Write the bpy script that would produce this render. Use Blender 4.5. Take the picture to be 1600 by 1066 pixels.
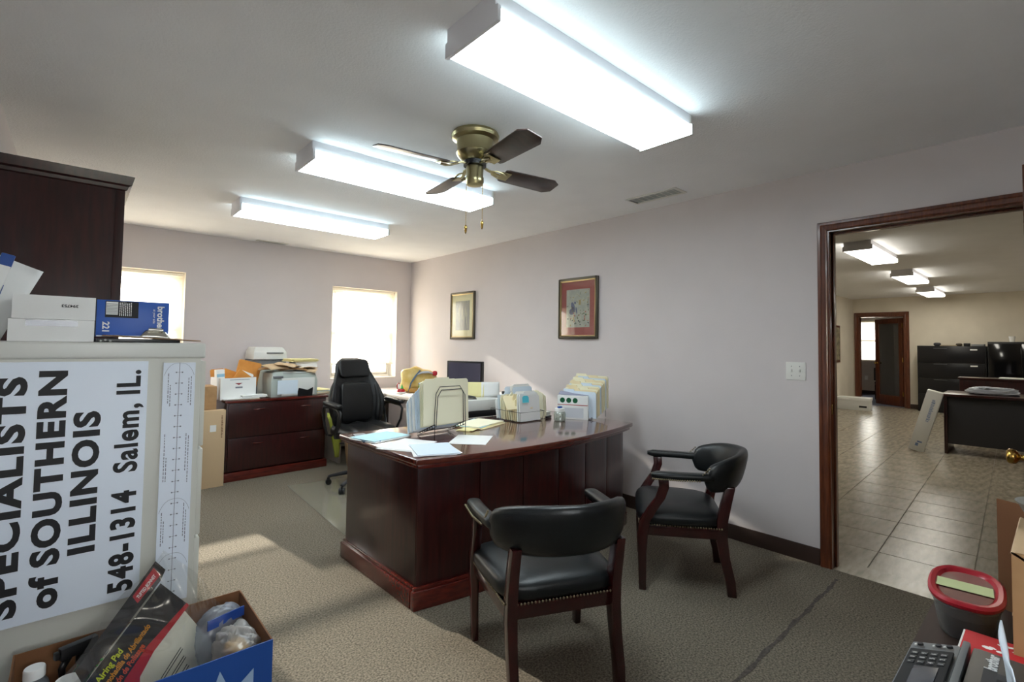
import bpy, bmesh, math, random
from mathutils import Matrix, Vector
random.seed(7)
for o in list(bpy.data.objects): bpy.data.objects.remove(o)
SC = bpy.context.scene
COL = SC.collection
PI = math.pi

# ------------------------------------------------------------------ camera, exposure, world, sun
cam_d = bpy.data.cameras.new('camera'); cam = bpy.data.objects.new('camera', cam_d); COL.objects.link(cam)
SC.camera = cam
yaw, pit, rol = math.radians(41.706), math.radians(2.215), math.radians(0.809)
fw = Vector((math.sin(yaw)*math.cos(pit), math.cos(yaw)*math.cos(pit), math.sin(pit)))
rt = Vector((math.cos(yaw), -math.sin(yaw), 0)); up = rt.cross(fw)
r2 = rt*math.cos(rol)+up*math.sin(rol); u2 = up*math.cos(rol)-rt*math.sin(rol)
cam.matrix_world = Matrix(((r2.x, u2.x, -fw.x, 0), (r2.y, u2.y, -fw.y, 0), (r2.z, u2.z, -fw.z, 1.322), (0, 0, 0, 1)))
cam_d.sensor_width = 36; cam_d.lens = 766.27/1600*36; cam_d.shift_y = -0.01476
cam_d.clip_start = 0.02; cam_d.clip_end = 200
vs = SC.view_settings
vs.view_transform = 'Standard'; vs.look = 'None'; vs.gamma = 1; vs.use_curve_mapping = False
vs.exposure = 1.25

SKY, SUN, TUBE, TUBE2 = 5.0, 8.0, 6.5, 7.0
world = bpy.data.worlds.new('sky'); SC.world = world; world.use_nodes = True
bg = world.node_tree.nodes['Background']; bg.inputs[0].default_value = (0.96, 0.98, 1.0, 1); bg.inputs[1].default_value = SKY
sun_d = bpy.data.lights.new('sun', 'SUN'); sun_d.energy = SUN; sun_d.angle = math.radians(0.9); sun_d.color = (1.0, 0.91, 0.79)
sun = bpy.data.objects.new('sun', sun_d); COL.objects.link(sun)
sun.rotation_euler = Vector((0.15, -1.0, -0.385)).to_track_quat('-Z', 'Y').to_euler()
sun.location = (1, 12, 6)

# ------------------------------------------------------------------ materials
def lin(c):
    c = c/255.0
    return c/12.92 if c <= 0.04045 else ((c+0.055)/1.055)**2.4
def rgb(c): return (lin(c[0]), lin(c[1]), lin(c[2]), 1)
MATS = {}
def mat(name, c=(128,128,128), rough=0.5, metal=0.0, c2=None, scale=20, stretch=(1, 1, 1), bump=0.0, bscale=None, coat=0.0,
        detail=3, spec=0.5, trans=0.0, alpha=1.0, contrast=(0.35, 0.65)):
    if name in MATS: return MATS[name]
    m = bpy.data.materials.new(name); m.use_nodes = True
    nt = m.node_tree; b = nt.nodes['Principled BSDF']
    b.inputs['Base Color'].default_value = rgb(c)
    b.inputs['Roughness'].default_value = rough; b.inputs['Metallic'].default_value = metal
    b.inputs['Specular IOR Level'].default_value = spec
    if coat: b.inputs['Coat Weight'].default_value = coat; b.inputs['Coat Roughness'].default_value = 0.12
    if trans: b.inputs['Transmission Weight'].default_value = trans
    if alpha < 1: b.inputs['Alpha'].default_value = alpha
    tc = nt.nodes.new('ShaderNodeTexCoord'); mp = nt.nodes.new('ShaderNodeMapping')
    mp.inputs['Scale'].default_value = stretch
    nt.links.new(tc.outputs['Object'], mp.inputs[0])
    if c2:
        n = nt.nodes.new('ShaderNodeTexNoise'); n.inputs['Scale'].default_value = scale; n.inputs['Detail'].default_value = detail
        nt.links.new(mp.outputs[0], n.inputs[0])
        r = nt.nodes.new('ShaderNodeValToRGB')
        r.color_ramp.elements[0].position = contrast[0]; r.color_ramp.elements[1].position = contrast[1]
        r.color_ramp.elements[0].color = rgb(c); r.color_ramp.elements[1].color = rgb(c2)
        nt.links.new(n.outputs[0], r.inputs[0]); nt.links.new(r.outputs[0], b.inputs['Base Color'])
    if bump:
        n2 = nt.nodes.new('ShaderNodeTexNoise'); n2.inputs['Scale'].default_value = bscale or scale; n2.inputs['Detail'].default_value = 3
        nt.links.new(mp.outputs[0], n2.inputs[0])
        bp = nt.nodes.new('ShaderNodeBump'); bp.inputs['Strength'].default_value = bump; bp.inputs['Distance'].default_value = 0.004
        nt.links.new(n2.outputs[0], bp.inputs['Height']); nt.links.new(bp.outputs[0], b.inputs['Normal'])
    MATS[name] = m
    return m
def emis(name, c, s):
    m = bpy.data.materials.new(name); m.use_nodes = True; nt = m.node_tree; nt.nodes.clear()
    e = nt.nodes.new('ShaderNodeEmission'); e.inputs[0].default_value = rgb(c); e.inputs[1].default_value = s
    o = nt.nodes.new('ShaderNodeOutputMaterial'); nt.links.new(e.outputs[0], o.inputs[0])
    MATS[name] = m; return m
def thin(name, c, fac_clear, rough=0.05, gl=0.5, tl=False):
    """thin see-through sheet: transparent mixed with a glossy / diffuse film"""
    m = bpy.data.materials.new(name); m.use_nodes = True; nt = m.node_tree; nt.nodes.clear()
    t = nt.nodes.new('ShaderNodeBsdfTransparent'); t.inputs[0].default_value = rgb(c) if not tl else (1, 1, 1, 1)
    g = nt.nodes.new('ShaderNodeBsdfGlossy'); g.inputs['Roughness'].default_value = rough
    d = nt.nodes.new('ShaderNodeBsdfTranslucent' if tl else 'ShaderNodeBsdfDiffuse'); d.inputs[0].default_value = rgb(c)
    m1 = nt.nodes.new('ShaderNodeMixShader'); m1.inputs[0].default_value = gl
    nt.links.new(d.outputs[0], m1.inputs[1]); nt.links.new(g.outputs[0], m1.inputs[2])
    m2 = nt.nodes.new('ShaderNodeMixShader'); m2.inputs[0].default_value = fac_clear
    nt.links.new(m1.outputs[0], m2.inputs[1]); nt.links.new(t.outputs[0], m2.inputs[2])
    o = nt.nodes.new('ShaderNodeOutputMaterial'); nt.links.new(m2.outputs[0], o.inputs[0])
    MATS[name] = m; return m

WALL = mat('wall_paint', (210, 202, 202), 0.75, c2=(213, 205, 205), scale=3, bump=0.12, bscale=90)
WALL2 = mat('wall_paint_cream', (222, 213, 196), 0.8, c2=(216, 207, 190), scale=3, bump=0.1, bscale=90)
CEIL = mat('ceiling_paint', (246, 246, 248), 0.9, c2=(243, 243, 245), scale=4, bump=0.45, bscale=110)
CARPET = mat('carpet', (144, 134, 119), 1.0, c2=(92, 86, 75), scale=120, bump=0.6, bscale=300, spec=0.1, detail=8, contrast=(0.36, 0.64))
CARPB = mat('carpet_blue', (120, 125, 140), 1.0, c2=(98, 100, 115), scale=90, spec=0.1)
TILE = mat('stone_tile', (176, 166, 148), 0.26, c2=(128, 120, 104), scale=5, stretch=(1.2, 5, 1), bump=0.12, bscale=24, detail=8, contrast=(0.3, 0.72))
GROUT = mat('grout', (128, 120, 106), 0.7)
BASEB = mat('brown_vinyl', (58, 42, 36), 0.45)
OAK = mat('red_oak_trim', (112, 58, 32), 0.3, c2=(80, 38, 20), scale=9, stretch=(9, 9, .8), coat=0.5, detail=6)
CHERRY = mat('dark_cherry', (58, 17, 15), 0.3, c2=(38, 10, 10), scale=7, stretch=(7, 7, .7), coat=0.35, detail=5)
CHERRY2 = mat('cherry_top', (98, 46, 34), 0.14, c2=(74, 30, 24), scale=7, stretch=(.8, 8, 8), coat=0.8, detail=5)
CHERRY3 = mat('cherry_edge', (104, 34, 24), 0.25, c2=(76, 22, 18), scale=7, stretch=(.8, 8, 8), coat=0.6)
MAHOG = mat('mahogany_leg', (64, 16, 16), 0.24, c2=(40, 8, 10), scale=10, stretch=(6, 6, 1), coat=0.6)
LEATH = mat('black_leather', (17, 22, 24), 0.36, c2=(12, 15, 17), scale=30, bump=0.12, bscale=190)
LEATH2 = mat('black_bonded_leather', (18, 18, 19), 0.38, bump=0.15, bscale=160)
BLK = mat('black_plastic', (20, 20, 22), 0.35)
BLKM = mat('black_matte', (26, 26, 28), 0.7)
STUD = mat('dark_brass_studs', (150, 138, 112), 0.3, 1.0)
WALL3 = mat('wall_paint_dim_room', (196, 186, 178), 0.8)
WHT = mat('white_metal', (232, 232, 238), 0.4)
WHTP = mat('white_plastic', (232, 230, 224), 0.4)
PAPER = mat('white_paper', (238, 238, 236), 0.8)
PAPERB = mat('blue_tint_paper', (214, 226, 238), 0.8)
AQUA = mat('aqua_paper', (186, 222, 232), 0.8)
CYAN = mat('cyan_sticky_note', (90, 208, 228), 0.7)
MANILA = mat('manila_card', (236, 222, 184), 0.75, c2=(228, 212, 172), scale=6)
MANILA2 = mat('pale_manila', (240, 234, 206), 0.75)
KRAFT = mat('kraft_card', (178, 140, 98), 0.8, c2=(164, 126, 86), scale=12)
KRAFT2 = mat('kraft_light', (206, 178, 142), 0.8)
KRAFTD = mat('kraft_dark', (118, 78, 48), 0.85)
ENVOR = mat('orange_envelope', (222, 152, 70), 0.7, c2=(206, 134, 56), scale=10)
YELL = mat('yellow_paper', (238, 228, 168), 0.8)
CABG = mat('putty_steel', (200, 199, 190), 0.4)
CABG2 = mat('putty_steel_rim', (210, 210, 204), 0.32)
CHROME = mat('chrome', (200, 196, 186), 0.2, 1.0)
BRASS = mat('brass', (198, 160, 84), 0.2, 1.0)
ABRASS = mat('antique_brass', (170, 160, 122), 0.28, 1.0)
DGREY = mat('dark_grey', (52, 52, 56), 0.6)
GREY = mat('mid_grey', (120, 122, 124), 0.5)
LGREY = mat('light_grey_plastic', (188, 194, 190), 0.45)
PRNG = mat('printer_grey', (172, 180, 174), 0.45)
PRNW = mat('printer_white', (220, 220, 216), 0.4)
INK = mat('black_ink', (14, 12, 16), 0.6)
INKG = mat('grey_ink', (120, 124, 136), 0.7)
SIGNW = mat('sign_white', (226, 234, 246), 0.5)
BLUEBX = mat('blue_print_box', (24, 84, 176), 0.4)
BLUEB2 = mat('blue_carton', (22, 72, 148), 0.5)
REDP = mat('red_print', (182, 24, 40), 0.4)
WIRE = mat('black_wire', (30, 30, 34), 0.35, 0.6)
GREEN = mat('green_plastic', (74, 190, 84), 0.4)
DKGREEN = mat('dark_green_plastic', (16, 92, 58), 0.3)
ORANGE = mat('orange_ink', (226, 120, 30), 0.5)
YELI = mat('yellow_green_ink', (206, 214, 40), 0.5)
CLEAR = thin('clear_film', (240, 242, 240), 0.8, 0.12, 0.6)
CLOUD = thin('cloudy_plastic', (222, 224, 222), 0.72, 0.2, 0.4)
GLASS = thin('window_glass', (250, 252, 252), 0.92, 0.02, 1.0)
BLIND = thin('blind_slat', (253, 247, 236), 0.45, 0.5, 0.0, tl=True)
BLINDD = mat('blind_rail', (244, 238, 226), 0.6)
FRAMEW = mat('window_vinyl', (240, 232, 220), 0.5)
TUBEM = emis('fluorescent_lens', (236, 250, 255), TUBE)
TUBEM2 = emis('fluorescent_lens_far', (255, 250, 236), TUBE2)
TUBES = emis('fluorescent_lens_side', (226, 250, 255), TUBE*.6); TUBES2 = emis('fluorescent_lens_side_far', (255, 250, 236), TUBE2*.5)

# ------------------------------------------------------------------ mesh builder
class MB:
    def __init__(s): s.v = []; s.f = []; s.m = []
    def add(s, vs_, fs, M=None, mi=0):
        n = len(s.v)
        for p in vs_:
            p = Vector(p); s.v.append(tuple(M @ p) if M else tuple(p))
        for f in fs: s.f.append([n+i for i in f]); s.m.append(mi)
        return s
    def box(s, x0, x1, y0, y1, z0, z1, M=None, mi=0):
        return s.add([(x0, y0, z0), (x1, y0, z0), (x1, y1, z0), (x0, y1, z0), (x0, y0, z1), (x1, y0, z1), (x1, y1, z1), (x0, y1, z1)],
                     [(0, 3, 2, 1), (4, 5, 6, 7), (0, 1, 5, 4), (1, 2, 6, 5), (2, 3, 7, 6), (3, 0, 4, 7)], M, mi)
    def prism(s, poly, z0, z1, M=None, mi=0):
        n = len(poly)
        return s.add([(x, y, z0) for x, y in poly]+[(x, y, z1) for x, y in poly],
                     [tuple(range(n-1, -1, -1)), tuple(range(n, 2*n))]+[(i, (i+1) % n, n+(i+1) % n, n+i) for i in range(n)], M, mi)
    def lathe(s, prof, n=24, M=None, mi=0):
        vs_ = []; fs = []; k = len(prof)
        for i in range(n):
            a = 2*PI*i/n
            for r, z in prof: vs_.append((r*math.cos(a), r*math.sin(a), z))
        for i in range(n):
            j = (i+1) % n
            for q in range(k-1): fs.append((i*k+q, j*k+q, j*k+q+1, i*k+q+1))
        fs.append([i*k for i in range(n-1, -1, -1)]); fs.append([i*k+k-1 for i in range(n)])
        return s.add(vs_, fs, M, mi)
    def cyl(s, r, z0, z1, n=20, M=None, mi=0, r1=None): return s.lathe([(r, z0), (r if r1 is None else r1, z1)], n, M, mi)
    def tube(s, pts, r, n=6, M=None, mi=0, closed=False, flat=None):
        pts = [Vector(p) for p in pts]; N = len(pts); vs_ = []; fs = []
        rr = r if isinstance(r, (list, tuple)) else [r]*N
        prev = None
        for i, p in enumerate(pts):
            if closed: t = pts[(i+1) % N]-pts[i-1]
            else: t = pts[min(i+1, N-1)]-pts[max(i-1, 0)]
            t.normalize()
            if prev is None:
                a = Vector((0, 0, 1)) if abs(t.z) < 0.9 else Vector((1, 0, 0))
                u = t.cross(a).normalized()
            else: u = (prev-t*prev.dot(t)).normalized()
            prev = u; w = t.cross(u)
            for k in range(n):
                a = 2*PI*(k+0.5)/n
                vs_.append(p+u*math.cos(a)*rr[i]*(flat[0] if flat else 1)+w*math.sin(a)*rr[i]*(flat[1] if flat else 1))
        for i in range(N if closed else N-1):
            j = (i+1) % N
            for k in range(n): fs.append((i*n+k, i*n+(k+1) % n, j*n+(k+1) % n, j*n+k))
        if not closed: fs.append(tuple(range(n-1, -1, -1))); fs.append(tuple((N-1)*n+k for k in range(n)))
        return s.add(vs_, fs, M, mi)
    def se(s, a, b, c, e1=0.35, e2=0.35, n=28, m=14, M=None, mi=0):
        """super-ellipsoid cushion"""
        pw = lambda x, e: math.copysign(abs(x)**e, x)
        vs_ = []; fs = []
        for j in range(m+1):
            ph = -PI/2+PI*j/m
            for i in range(n):
                th = 2*PI*i/n
                vs_.append((a*pw(math.cos(ph), e1)*pw(math.cos(th), e2), b*pw(math.cos(ph), e1)*pw(math.sin(th), e2), c*pw(math.sin(ph), e1)))
        for j in range(m):
            for i in range(n): fs.append((j*n+i, j*n+(i+1) % n, (j+1)*n+(i+1) % n, (j+1)*n+i))
        return s.add(vs_, fs, M, mi)
    def grid(s, fn, nu, nv, M=None, mi=0, wrapu=False):
        vs_ = [fn(i/(nu if wrapu else nu-1), j/(nv-1)) for j in range(nv) for i in range(nu)]; fs = []
        for j in range(nv-1):
            for i in range(nu if wrapu else nu-1):
                k = (i+1) % nu; fs.append((j*nu+i, j*nu+k, (j+1)*nu+k, (j+1)*nu+i))
        return s.add(vs_, fs, M, mi)
    def loft(s, rings, M=None, mi=0, cap=True):
        n = len(rings[0]); vs_ = [p for r in rings for p in r]; fs = []
        for j in range(len(rings)-1):
            for i in range(n): fs.append((j*n+i, j*n+(i+1) % n, (j+1)*n+(i+1) % n, (j+1)*n+i))
        if cap: fs.append(tuple(range(n-1, -1, -1))); fs.append(tuple((len(rings)-1)*n+i for i in range(n)))
        return s.add(vs_, fs, M, mi)
    def build(s, name, m, parent=None, bevel=0, smooth=False, solid=0, sub=0, seg=2, fix=True):
        me = bpy.data.meshes.new(name); me.from_pydata(s.v, [], s.f)
        for q in (m if isinstance(m, (list, tuple)) else [m]): me.materials.append(q)
        for p, mi in zip(me.polygons, s.m): p.material_index = mi
        bm = bmesh.new(); bm.from_mesh(me)
        if fix:
            bmesh.ops.remove_doubles(bm, verts=bm.verts, dist=1e-5)
            bmesh.ops.dissolve_degenerate(bm, dist=1e-6, edges=bm.edges)
            bmesh.ops.recalc_face_normals(bm, faces=bm.faces)
        if bevel:
            es = [e for e in bm.edges if len(e.link_faces) == 2 and e.calc_face_angle(0) > 0.5]
            bmesh.ops.bevel(bm, geom=es, offset=bevel, segments=seg, affect='EDGES', profile=0.6, clamp_overlap=True)
        if sub: 
            pass
        bm.to_mesh(me); bm.free()
        if smooth or bevel:
            for p in me.polygons: p.use_smooth = True
            if bevel and not smooth or smooth == 'auto':
                me.set_sharp_from_angle(angle=math.radians(40))
        o = bpy.data.objects.new(name, me); COL.objects.link(o)
        if parent is not None: o.parent = parent
        if solid:
            md = o.modifiers.new('thick', 'SOLIDIFY'); md.thickness = solid; md.offset = 0
        if sub:
            md = o.modifiers.new('sub', 'SUBSURF'); md.levels = sub; md.render_levels = sub
        return o
def T(x=0, y=0, z=0, rz=0, rx=0, ry=0):
    return Matrix.Translation((x, y, z)) @ Matrix.Rotation(rz, 4, 'Z') @ Matrix.Rotation(ry, 4, 'Y') @ Matrix.Rotation(rx, 4, 'X')
def R(d): return math.radians(d)
def tag(o, label=None, cat=None, group=None, kind=None):
    if label: o['label'] = label
    if cat: o['category'] = cat
    if group: o['group'] = group
    if kind: o['kind'] = kind
    return o
def thing(name, label, cat, loc=(0, 0, 0), rz=0, group=None, rx=0, ry=0):
    o = bpy.data.objects.new(name, None); COL.objects.link(o); o.empty_display_size = 0.05
    o.location = loc; o.rotation_euler = (rx, ry, rz)
    return tag(o, label, cat, group)
def struct(o): o['kind'] = 'structure'; return o
def put(o, loc, rz=0, rx=0, ry=0): o.location = loc; o.rotation_euler = (rx, ry, rz); return o
def copy_tree(o, parent=None):
    c = o.copy(); COL.objects.link(c)
    if parent is not None: c.parent = parent
    for ch in list(o.children): copy_tree(ch, c)
    return c
def text(name, body, size, m, parent, M, sx=1.0, bold=0.0, depth=0.0006, label=None, align='LEFT', spacing=1.0):
    cu = bpy.data.curves.new(name, 'FONT'); cu.body = body; cu.size = size; cu.offset = bold*size; cu.extrude = depth
    cu.align_x = align; cu.space_character = spacing; cu.resolution_u = 3
    o = bpy.data.objects.new(name, cu); COL.objects.link(o)
    dg = bpy.context.evaluated_depsgraph_get()
    me = bpy.data.meshes.new_from_object(o.evaluated_get(dg))
    bpy.data.objects.remove(o); me.materials.clear(); me.materials.append(m); me.name = name
    me.transform(M @ Matrix.Diagonal((sx, 1, 1, 1)))
    o = bpy.data.objects.new(name, me); COL.objects.link(o)
    if parent is not None: o.parent = parent
    if label: o['label'] = label
    return o
def faint_print(parent, m, x0, x1, y, z1, z0, seed):
    """a column of sideways print too faint to read: short uneven bars"""
    rr = random.Random(seed); z = z1; q = MB()
    while z > z0:
        l = rr.uniform(.008, .02)*(z1-z0)*4; a = rr.uniform(0, .3)*(x1-x0)
        q.box(x0, x1-a, y-.0006, y, max(z-l*.55, z0), z); z -= l
    o = q.build('small_print', m, parent); o['kind'] = 'stuff'; return o
def BX(name, m, parent, x0, x1, y0, y1, z0, z1, bevel=0.0, M=None):
    return MB().box(x0, x1, y0, y1, z0, z1, M).build(name, m, parent, bevel=bevel)
# plane frames for lettering: text lies in local XY; these stand it up
STAND = Matrix(((1, 0, 0, 0), (0, 0, -1, 0), (0, 1, 0, 0), (0, 0, 0, 1)))   # faces -Y, reads along +X
# ------------------------------------------------------------------ the room shell
XR, YF, H = 3.457, 6.0, 2.44
XL, YB = -0.30, -0.9
XO, YO = 3.577, 3.42          # far side of the door wall; left wall of the other room
X2, YB2, H2 = 14.3, -3.2, 2.56
floor = struct(BX('floor', CARPET, None, XL-.1, XR+.0, YB-.1, YF+.1, -0.1, 0))
sm = MB(); q = []
for i in range(40):
    x = 1.90+i*.0365; w = .009+.003*math.sin(i*1.3)+.002*math.sin(i*3.1); c = .885+.003*math.sin(i*.7); q.append((x, c-w, c+w))
sm.add([(x, a, .0015) for x, a, b in q]+[(x, b, .0015) for x, a, b in q], [(i, i+1, 41+i, 40+i) for i in range(39)])
tag(sm.build('carpet_seam', mat('seam_dark', (72, 66, 62), 1.0, c2=(98, 90, 82), scale=60), floor), 'dark worn seam line in the carpet')
GRND = mat('ground_concrete', (150, 148, 138), .9, c2=(130, 130, 118), scale=2)
g_ = MB(); g_.box(-60, 60, YB-.12-60, YB-.12, -.4, -.15); g_.box(-60, 60, YF+.25, YF+60, -.4, -.15)
g_.box(18.2, 60, YB-.12, YF+.25, -.4, -.15)
struct(g_.build('ground', GRND, None))
floor2 = struct(BX('floor', GROUT, None, XR+.0, X2, YB2-.1, YO+.1, -0.1, -0.004))
# single tiles near the doorway, slightly turned against the wall, then a joined field beyond
tl, tw, ang = .40, .455, R(2.6)
TM = T(3.60, .355, 0, ang)
rs = MB()
def tile_mesh(sx, sy):
    return MB().box(.0018, sx-.0018, .0018, sy-.0018, -.012, 0)
tmesh = None
nt_ = 0
for i in range(-2, 30):
    for j in range(-4, 8):
        p = TM @ Vector((i*tl+tl/2, j*tw+tw/2, 0))
        if p.x-tl/2-.02 < XR or p.x > X2-.1 or p.y > YO-.05: continue
        if -0.2 < j*tw+.355 < 1.9 and p.x < 7.8 and p.y < .27*p.x+.6 and p.y > -.5:
            if tmesh is None: o = tile_mesh(tl, tw).build('tile', TILE, floor2, bevel=.002, seg=1); tmesh = o
            else: o = tmesh.copy(); COL.objects.link(o)
            o.matrix_local = TM @ T(i*tl, j*tw, random.uniform(-.0004, .0004)); nt_ += 1
        else: rs.box(.003, tl-.003, .003, tw-.003, -.006, 0, TM @ T(i*tl, j*tw, 0))
tag(rs.build('tile_field', TILE, floor2), kind='stuff')
st = MB(); st.box(XR, XR+.19, .095, .945, -.004, .0005)
struct(st.build('trim_1', TILE, None))
struct(BX('ceiling', CEIL, None, XL-.1, XR+.06, YB-.1, YF+.2, H, H+.1))
struct(BX('ceiling', CEIL, None, XO-.06, X2+4.4, YB2-.1, YO+1.6, H2, H2+.1))
struct(BX('wall_left', WALL, None, XL-.1, XL, YB, YF, 0, H))
WB = (-.22, .76, .90, 1.86)
wk = MB(); wk.box(XL-.1, WB[0], YB-.1, YB, 0, H); wk.box(WB[1], XR, YB-.1, YB, 0, H); wk.box(WB[0], WB[1], YB-.1, YB, 0, WB[2]); wk.box(WB[0], WB[1], YB-.1, YB, WB[3], H)
struct(wk.build('wall_back', WALL, None))
w4 = bpy.data.objects.new('window_4', None); COL.objects.link(w4); struct(w4); w4.location = (.27, YB, .90)
wk = MB()
for a in (-.49, -.02, .45): wk.box(a, a+.04, -.08, -.03, 0, .96)
for z in (0, .92): wk.box(-.45, .45, -.08, -.03, z, z+.04)
wk.build('window_frame', FRAMEW, w4)
BX('pane', GLASS, w4, -.45, -.02, -.06, -.055, .04, .92); BX('pane', GLASS, w4, .02, .45, -.06, -.055, .04, .92)
pl_ = bpy.data.lights.new('window_portal', 'AREA'); pl_.shape = 'RECTANGLE'; pl_.size = .98; pl_.size_y = .96; pl_.cycles.is_portal = True
po = bpy.data.objects.new('window_portal', pl_); COL.objects.link(po); po.location = (.27, YB-.095, 1.38); po.rotation_euler = (R(90), 0, R(180))
# far wall with two window openings
W1 = (2.362, 3.252, .86, 2.022); W2 = (-.02, .835, .86, 2.022)
wf = MB()
xs = [XL, W2[0], W2[1], W1[0], W1[1], XR]
for k in (0, 2, 4): wf.box(xs[k], xs[k+1], YF, YF+.2, 0, H)
for W in (W1, W2):
    wf.box(W[0], W[1], YF, YF+.2, 0, W[2]); wf.box(W[0], W[1], YF, YF+.2, W[3], H)
struct(wf.build('wall_far', WALL, None))
DY0, DY1, DZ = .095, .945, 2.045
wr = MB()
wr.box(XR, XO, DY1+.02, YF+.2, 0, H); wr.box(XR, XO, YB-.1, DY0-.02, 0, H); wr.box(XR, XO, DY0-.02, DY1+.02, DZ+.02, H)
struct(wr.build('wall_right', WALL, None))
# other room walls
wo = MB(); wo.box(XO, X2+.1, YO, YO+.1, 0, H2)
struct(wo.build('wall_other_left', WALL2, None))
wo = MB(); wo.box(XO-.02, XO, DY1+.02, YO, 0, H2); wo.box(XO-.02, XO, YB2, DY0-.02, 0, H2); wo.box(XO-.02, XO, DY0-.02, DY1+.02, DZ+.02, H2); 
struct(wo.build('wall_other_near', WALL2, None))
struct(BX('wall_other_right', WALL2, None, XO, X2+.1, YB2-.1, YB2, 0, H2))
FD0, FD1, FDZ = 2.42, 3.30, 2.13
wo = MB(); wo.box(X2, X2+.12, YB2, FD0, 0, H2); wo.box(X2, X2+.12, FD1, YO, 0, H2); wo.box(X2, X2+.12, FD0, FD1, FDZ, H2)
struct(wo.build('wall_other_far', WALL2, None))
struct(BX('wall_small_room_near', mat('wall_paint_dim_room'), None, X2, X2+.12, YO+.1, 5.1, 0, H2))
# small room beyond the far door
X3 = 17.9
struct(BX('floor', CARPB, None, X2, X3+.1, 1.6, 5.0, -.1, 0.0))
wo = MB(); wo.box(X3, X3+.1, 1.6, 3.5, 0, H2); wo.box(X3, X3+.1, 4.3, 5.0, 0, H2); wo.box(X3, X3+.1, 3.5, 4.3, 0, .98); wo.box(X3, X3+.1, 3.5, 4.3, 2.2, H2)
struct(wo.build('wall_small_room_far', WALL3, None))
struct(BX('wall_small_room_right', WALL3, None, X2+.12, X3, 1.5, 1.6, 0, H2))
struct(BX('wall_small_room_left', WALL3, None, X2+.12, X3, 5.0, 5.1, 0, H2))
struct(BX('baseboard_small_room', BASEB, None, X3-.015, X3, 1.6, 5.0, 0, .1))
# baseboards
def bb(name, x0, x1, y0, y1):
    o = MB().box(x0, x1, y0, y1, 0, .1).build(name, BASEB, None, bevel=.003); struct(o); return o
bb('baseboard_right', XR-.012, XR, 1.01, YF); bb('baseboard_far', XL, XR-.012, YF-.012, YF); bb('baseboard_left', XL, XL+.012, YB, YF-.012)
bb('baseboard_other_far', X2-.014, X2, YB2, FD0-.09); bb('baseboard_other_left', XO, X2-.014, YO-.014, YO)

# door casing of the near doorway (profiled boards)
def casing_prof(w, t):   # across width (0 = opening side)
    return [(0, 0), (0, t*.55), (w*.1, t*.55), (w*.16, t*.8), (w*.3, t*.62), (w*.62, t*.8), (w*.72, t), (w*.94, t), (w, t*.8), (w, 0)]
def casing(name, y0, y1, z1, w, t, x, sgn, m, sill=0):
    """three mitred boards around an opening y0..y1 up to z1; sgn -1 faces -X"""
    out = []
    pr_ = casing_prof(w, t)
    def V(yo, zo, d): return (x+sgn*d, yo, zo)
    a = MB(); a.loft([[V(y1+u, sill, d) for u, d in pr_], [V(y1+u, z1+u, d) for u, d in pr_]])
    b = MB(); b.loft([[V(y0-u, sill, d) for u, d in pr_], [V(y0-u, z1+u, d) for u, d in pr_]])
    c = MB(); c.loft([[V(y1+u, z1+u, d) for u, d in pr_], [V(y0-u, z1+u, d) for u, d in pr_]])
    return a, b, c
for k, mb in enumerate(casing('c', DY0, DY1, DZ, .062, .02, XR, -1, OAK)):
    struct(mb.build('trim_%d' % (k+2), OAK, None))
jm = MB(); jm.box(XR-.004, XO+.005, DY1, DY1+.02, 0, DZ+.02); jm.box(XR-.004, XO+.005, DY0-.02, DY0, 0, DZ+.02); jm.box(XR-.004, XO+.005, DY0, DY1, DZ, DZ+.02)
jm.box(XR+.045, XR+.08, DY1-.012, DY1, 0, DZ); jm.box(XR+.045, XR+.08, DY0, DY1, DZ-.012, DZ)
jamb = struct(jm.build('trim_5', OAK, None, bevel=.002))
MB().box(XR+.01, XR+.04, DY1-.0016, DY1, .925, .985).build('strike_plate', BRASS, jamb, bevel=.0005)
for k, mb in enumerate(casing('c', FD0, FD1, FDZ, .09, .025, X2, -1, OAK)):
    struct(mb.build('trim_%d' % (k+6), OAK, None))
jm = MB(); jm.box(X2, X2+.12, FD0, FD0+.02, 0, FDZ); jm.box(X2, X2+.12, FD1-.02, FD1, 0, FDZ); jm.box(X2, X2+.12, FD0, FD1, FDZ-.02, FDZ)
struct(jm.build('trim_9', OAK, None))

# near door leaf, swung into the room about ninety degrees: glazed with wood stiles
door = bpy.data.objects.new('door_1', None); COL.objects.link(door); struct(door)
door.location = (XR-.02, DY0-.007, 0); door.rotation_euler = (0, 0, R(180))
DGLASS = thin('door_glass', (96, 96, 92), .42, 0.03, .5)  # dark tint stands in for the dim room behind the far door
def leaf(parent, w, h, m):
    BX('stile', m, parent, 0, .11, -.0, .04, .01, h, .003); BX('stile', m, parent, w-.11, w, 0, .04, .01, h, .003)
    BX('rail', m, parent, .11, w-.11, 0, .04, h-.12, h, .003); BX('rail', m, parent, .11, w-.11, 0, .04, .01, .24, .003)
    BX('pane', DGLASS, parent, .11, w-.11, .017, .023, .24, h-.12)
leaf(door, .79, 2.03, OAK)
def knob(parent, x, z, side):
    k = MB(); M = T(x, .0 if side < 0 else .04, z, 0, R(90 if side < 0 else -90))
    k.lathe([(.031, 0), (.031, .004), (.026, .008), (.012, .010), (.011, .026), (.015, .030), (.026, .038), (.0285, .048), (.0275, .058), (.02, .064), (.004, .066)], 28, M)
    return k.build('door_handle', BRASS, parent, smooth=True)
knob(door, .725, .92, -1); knob(door, .725, .92, 1)
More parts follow.
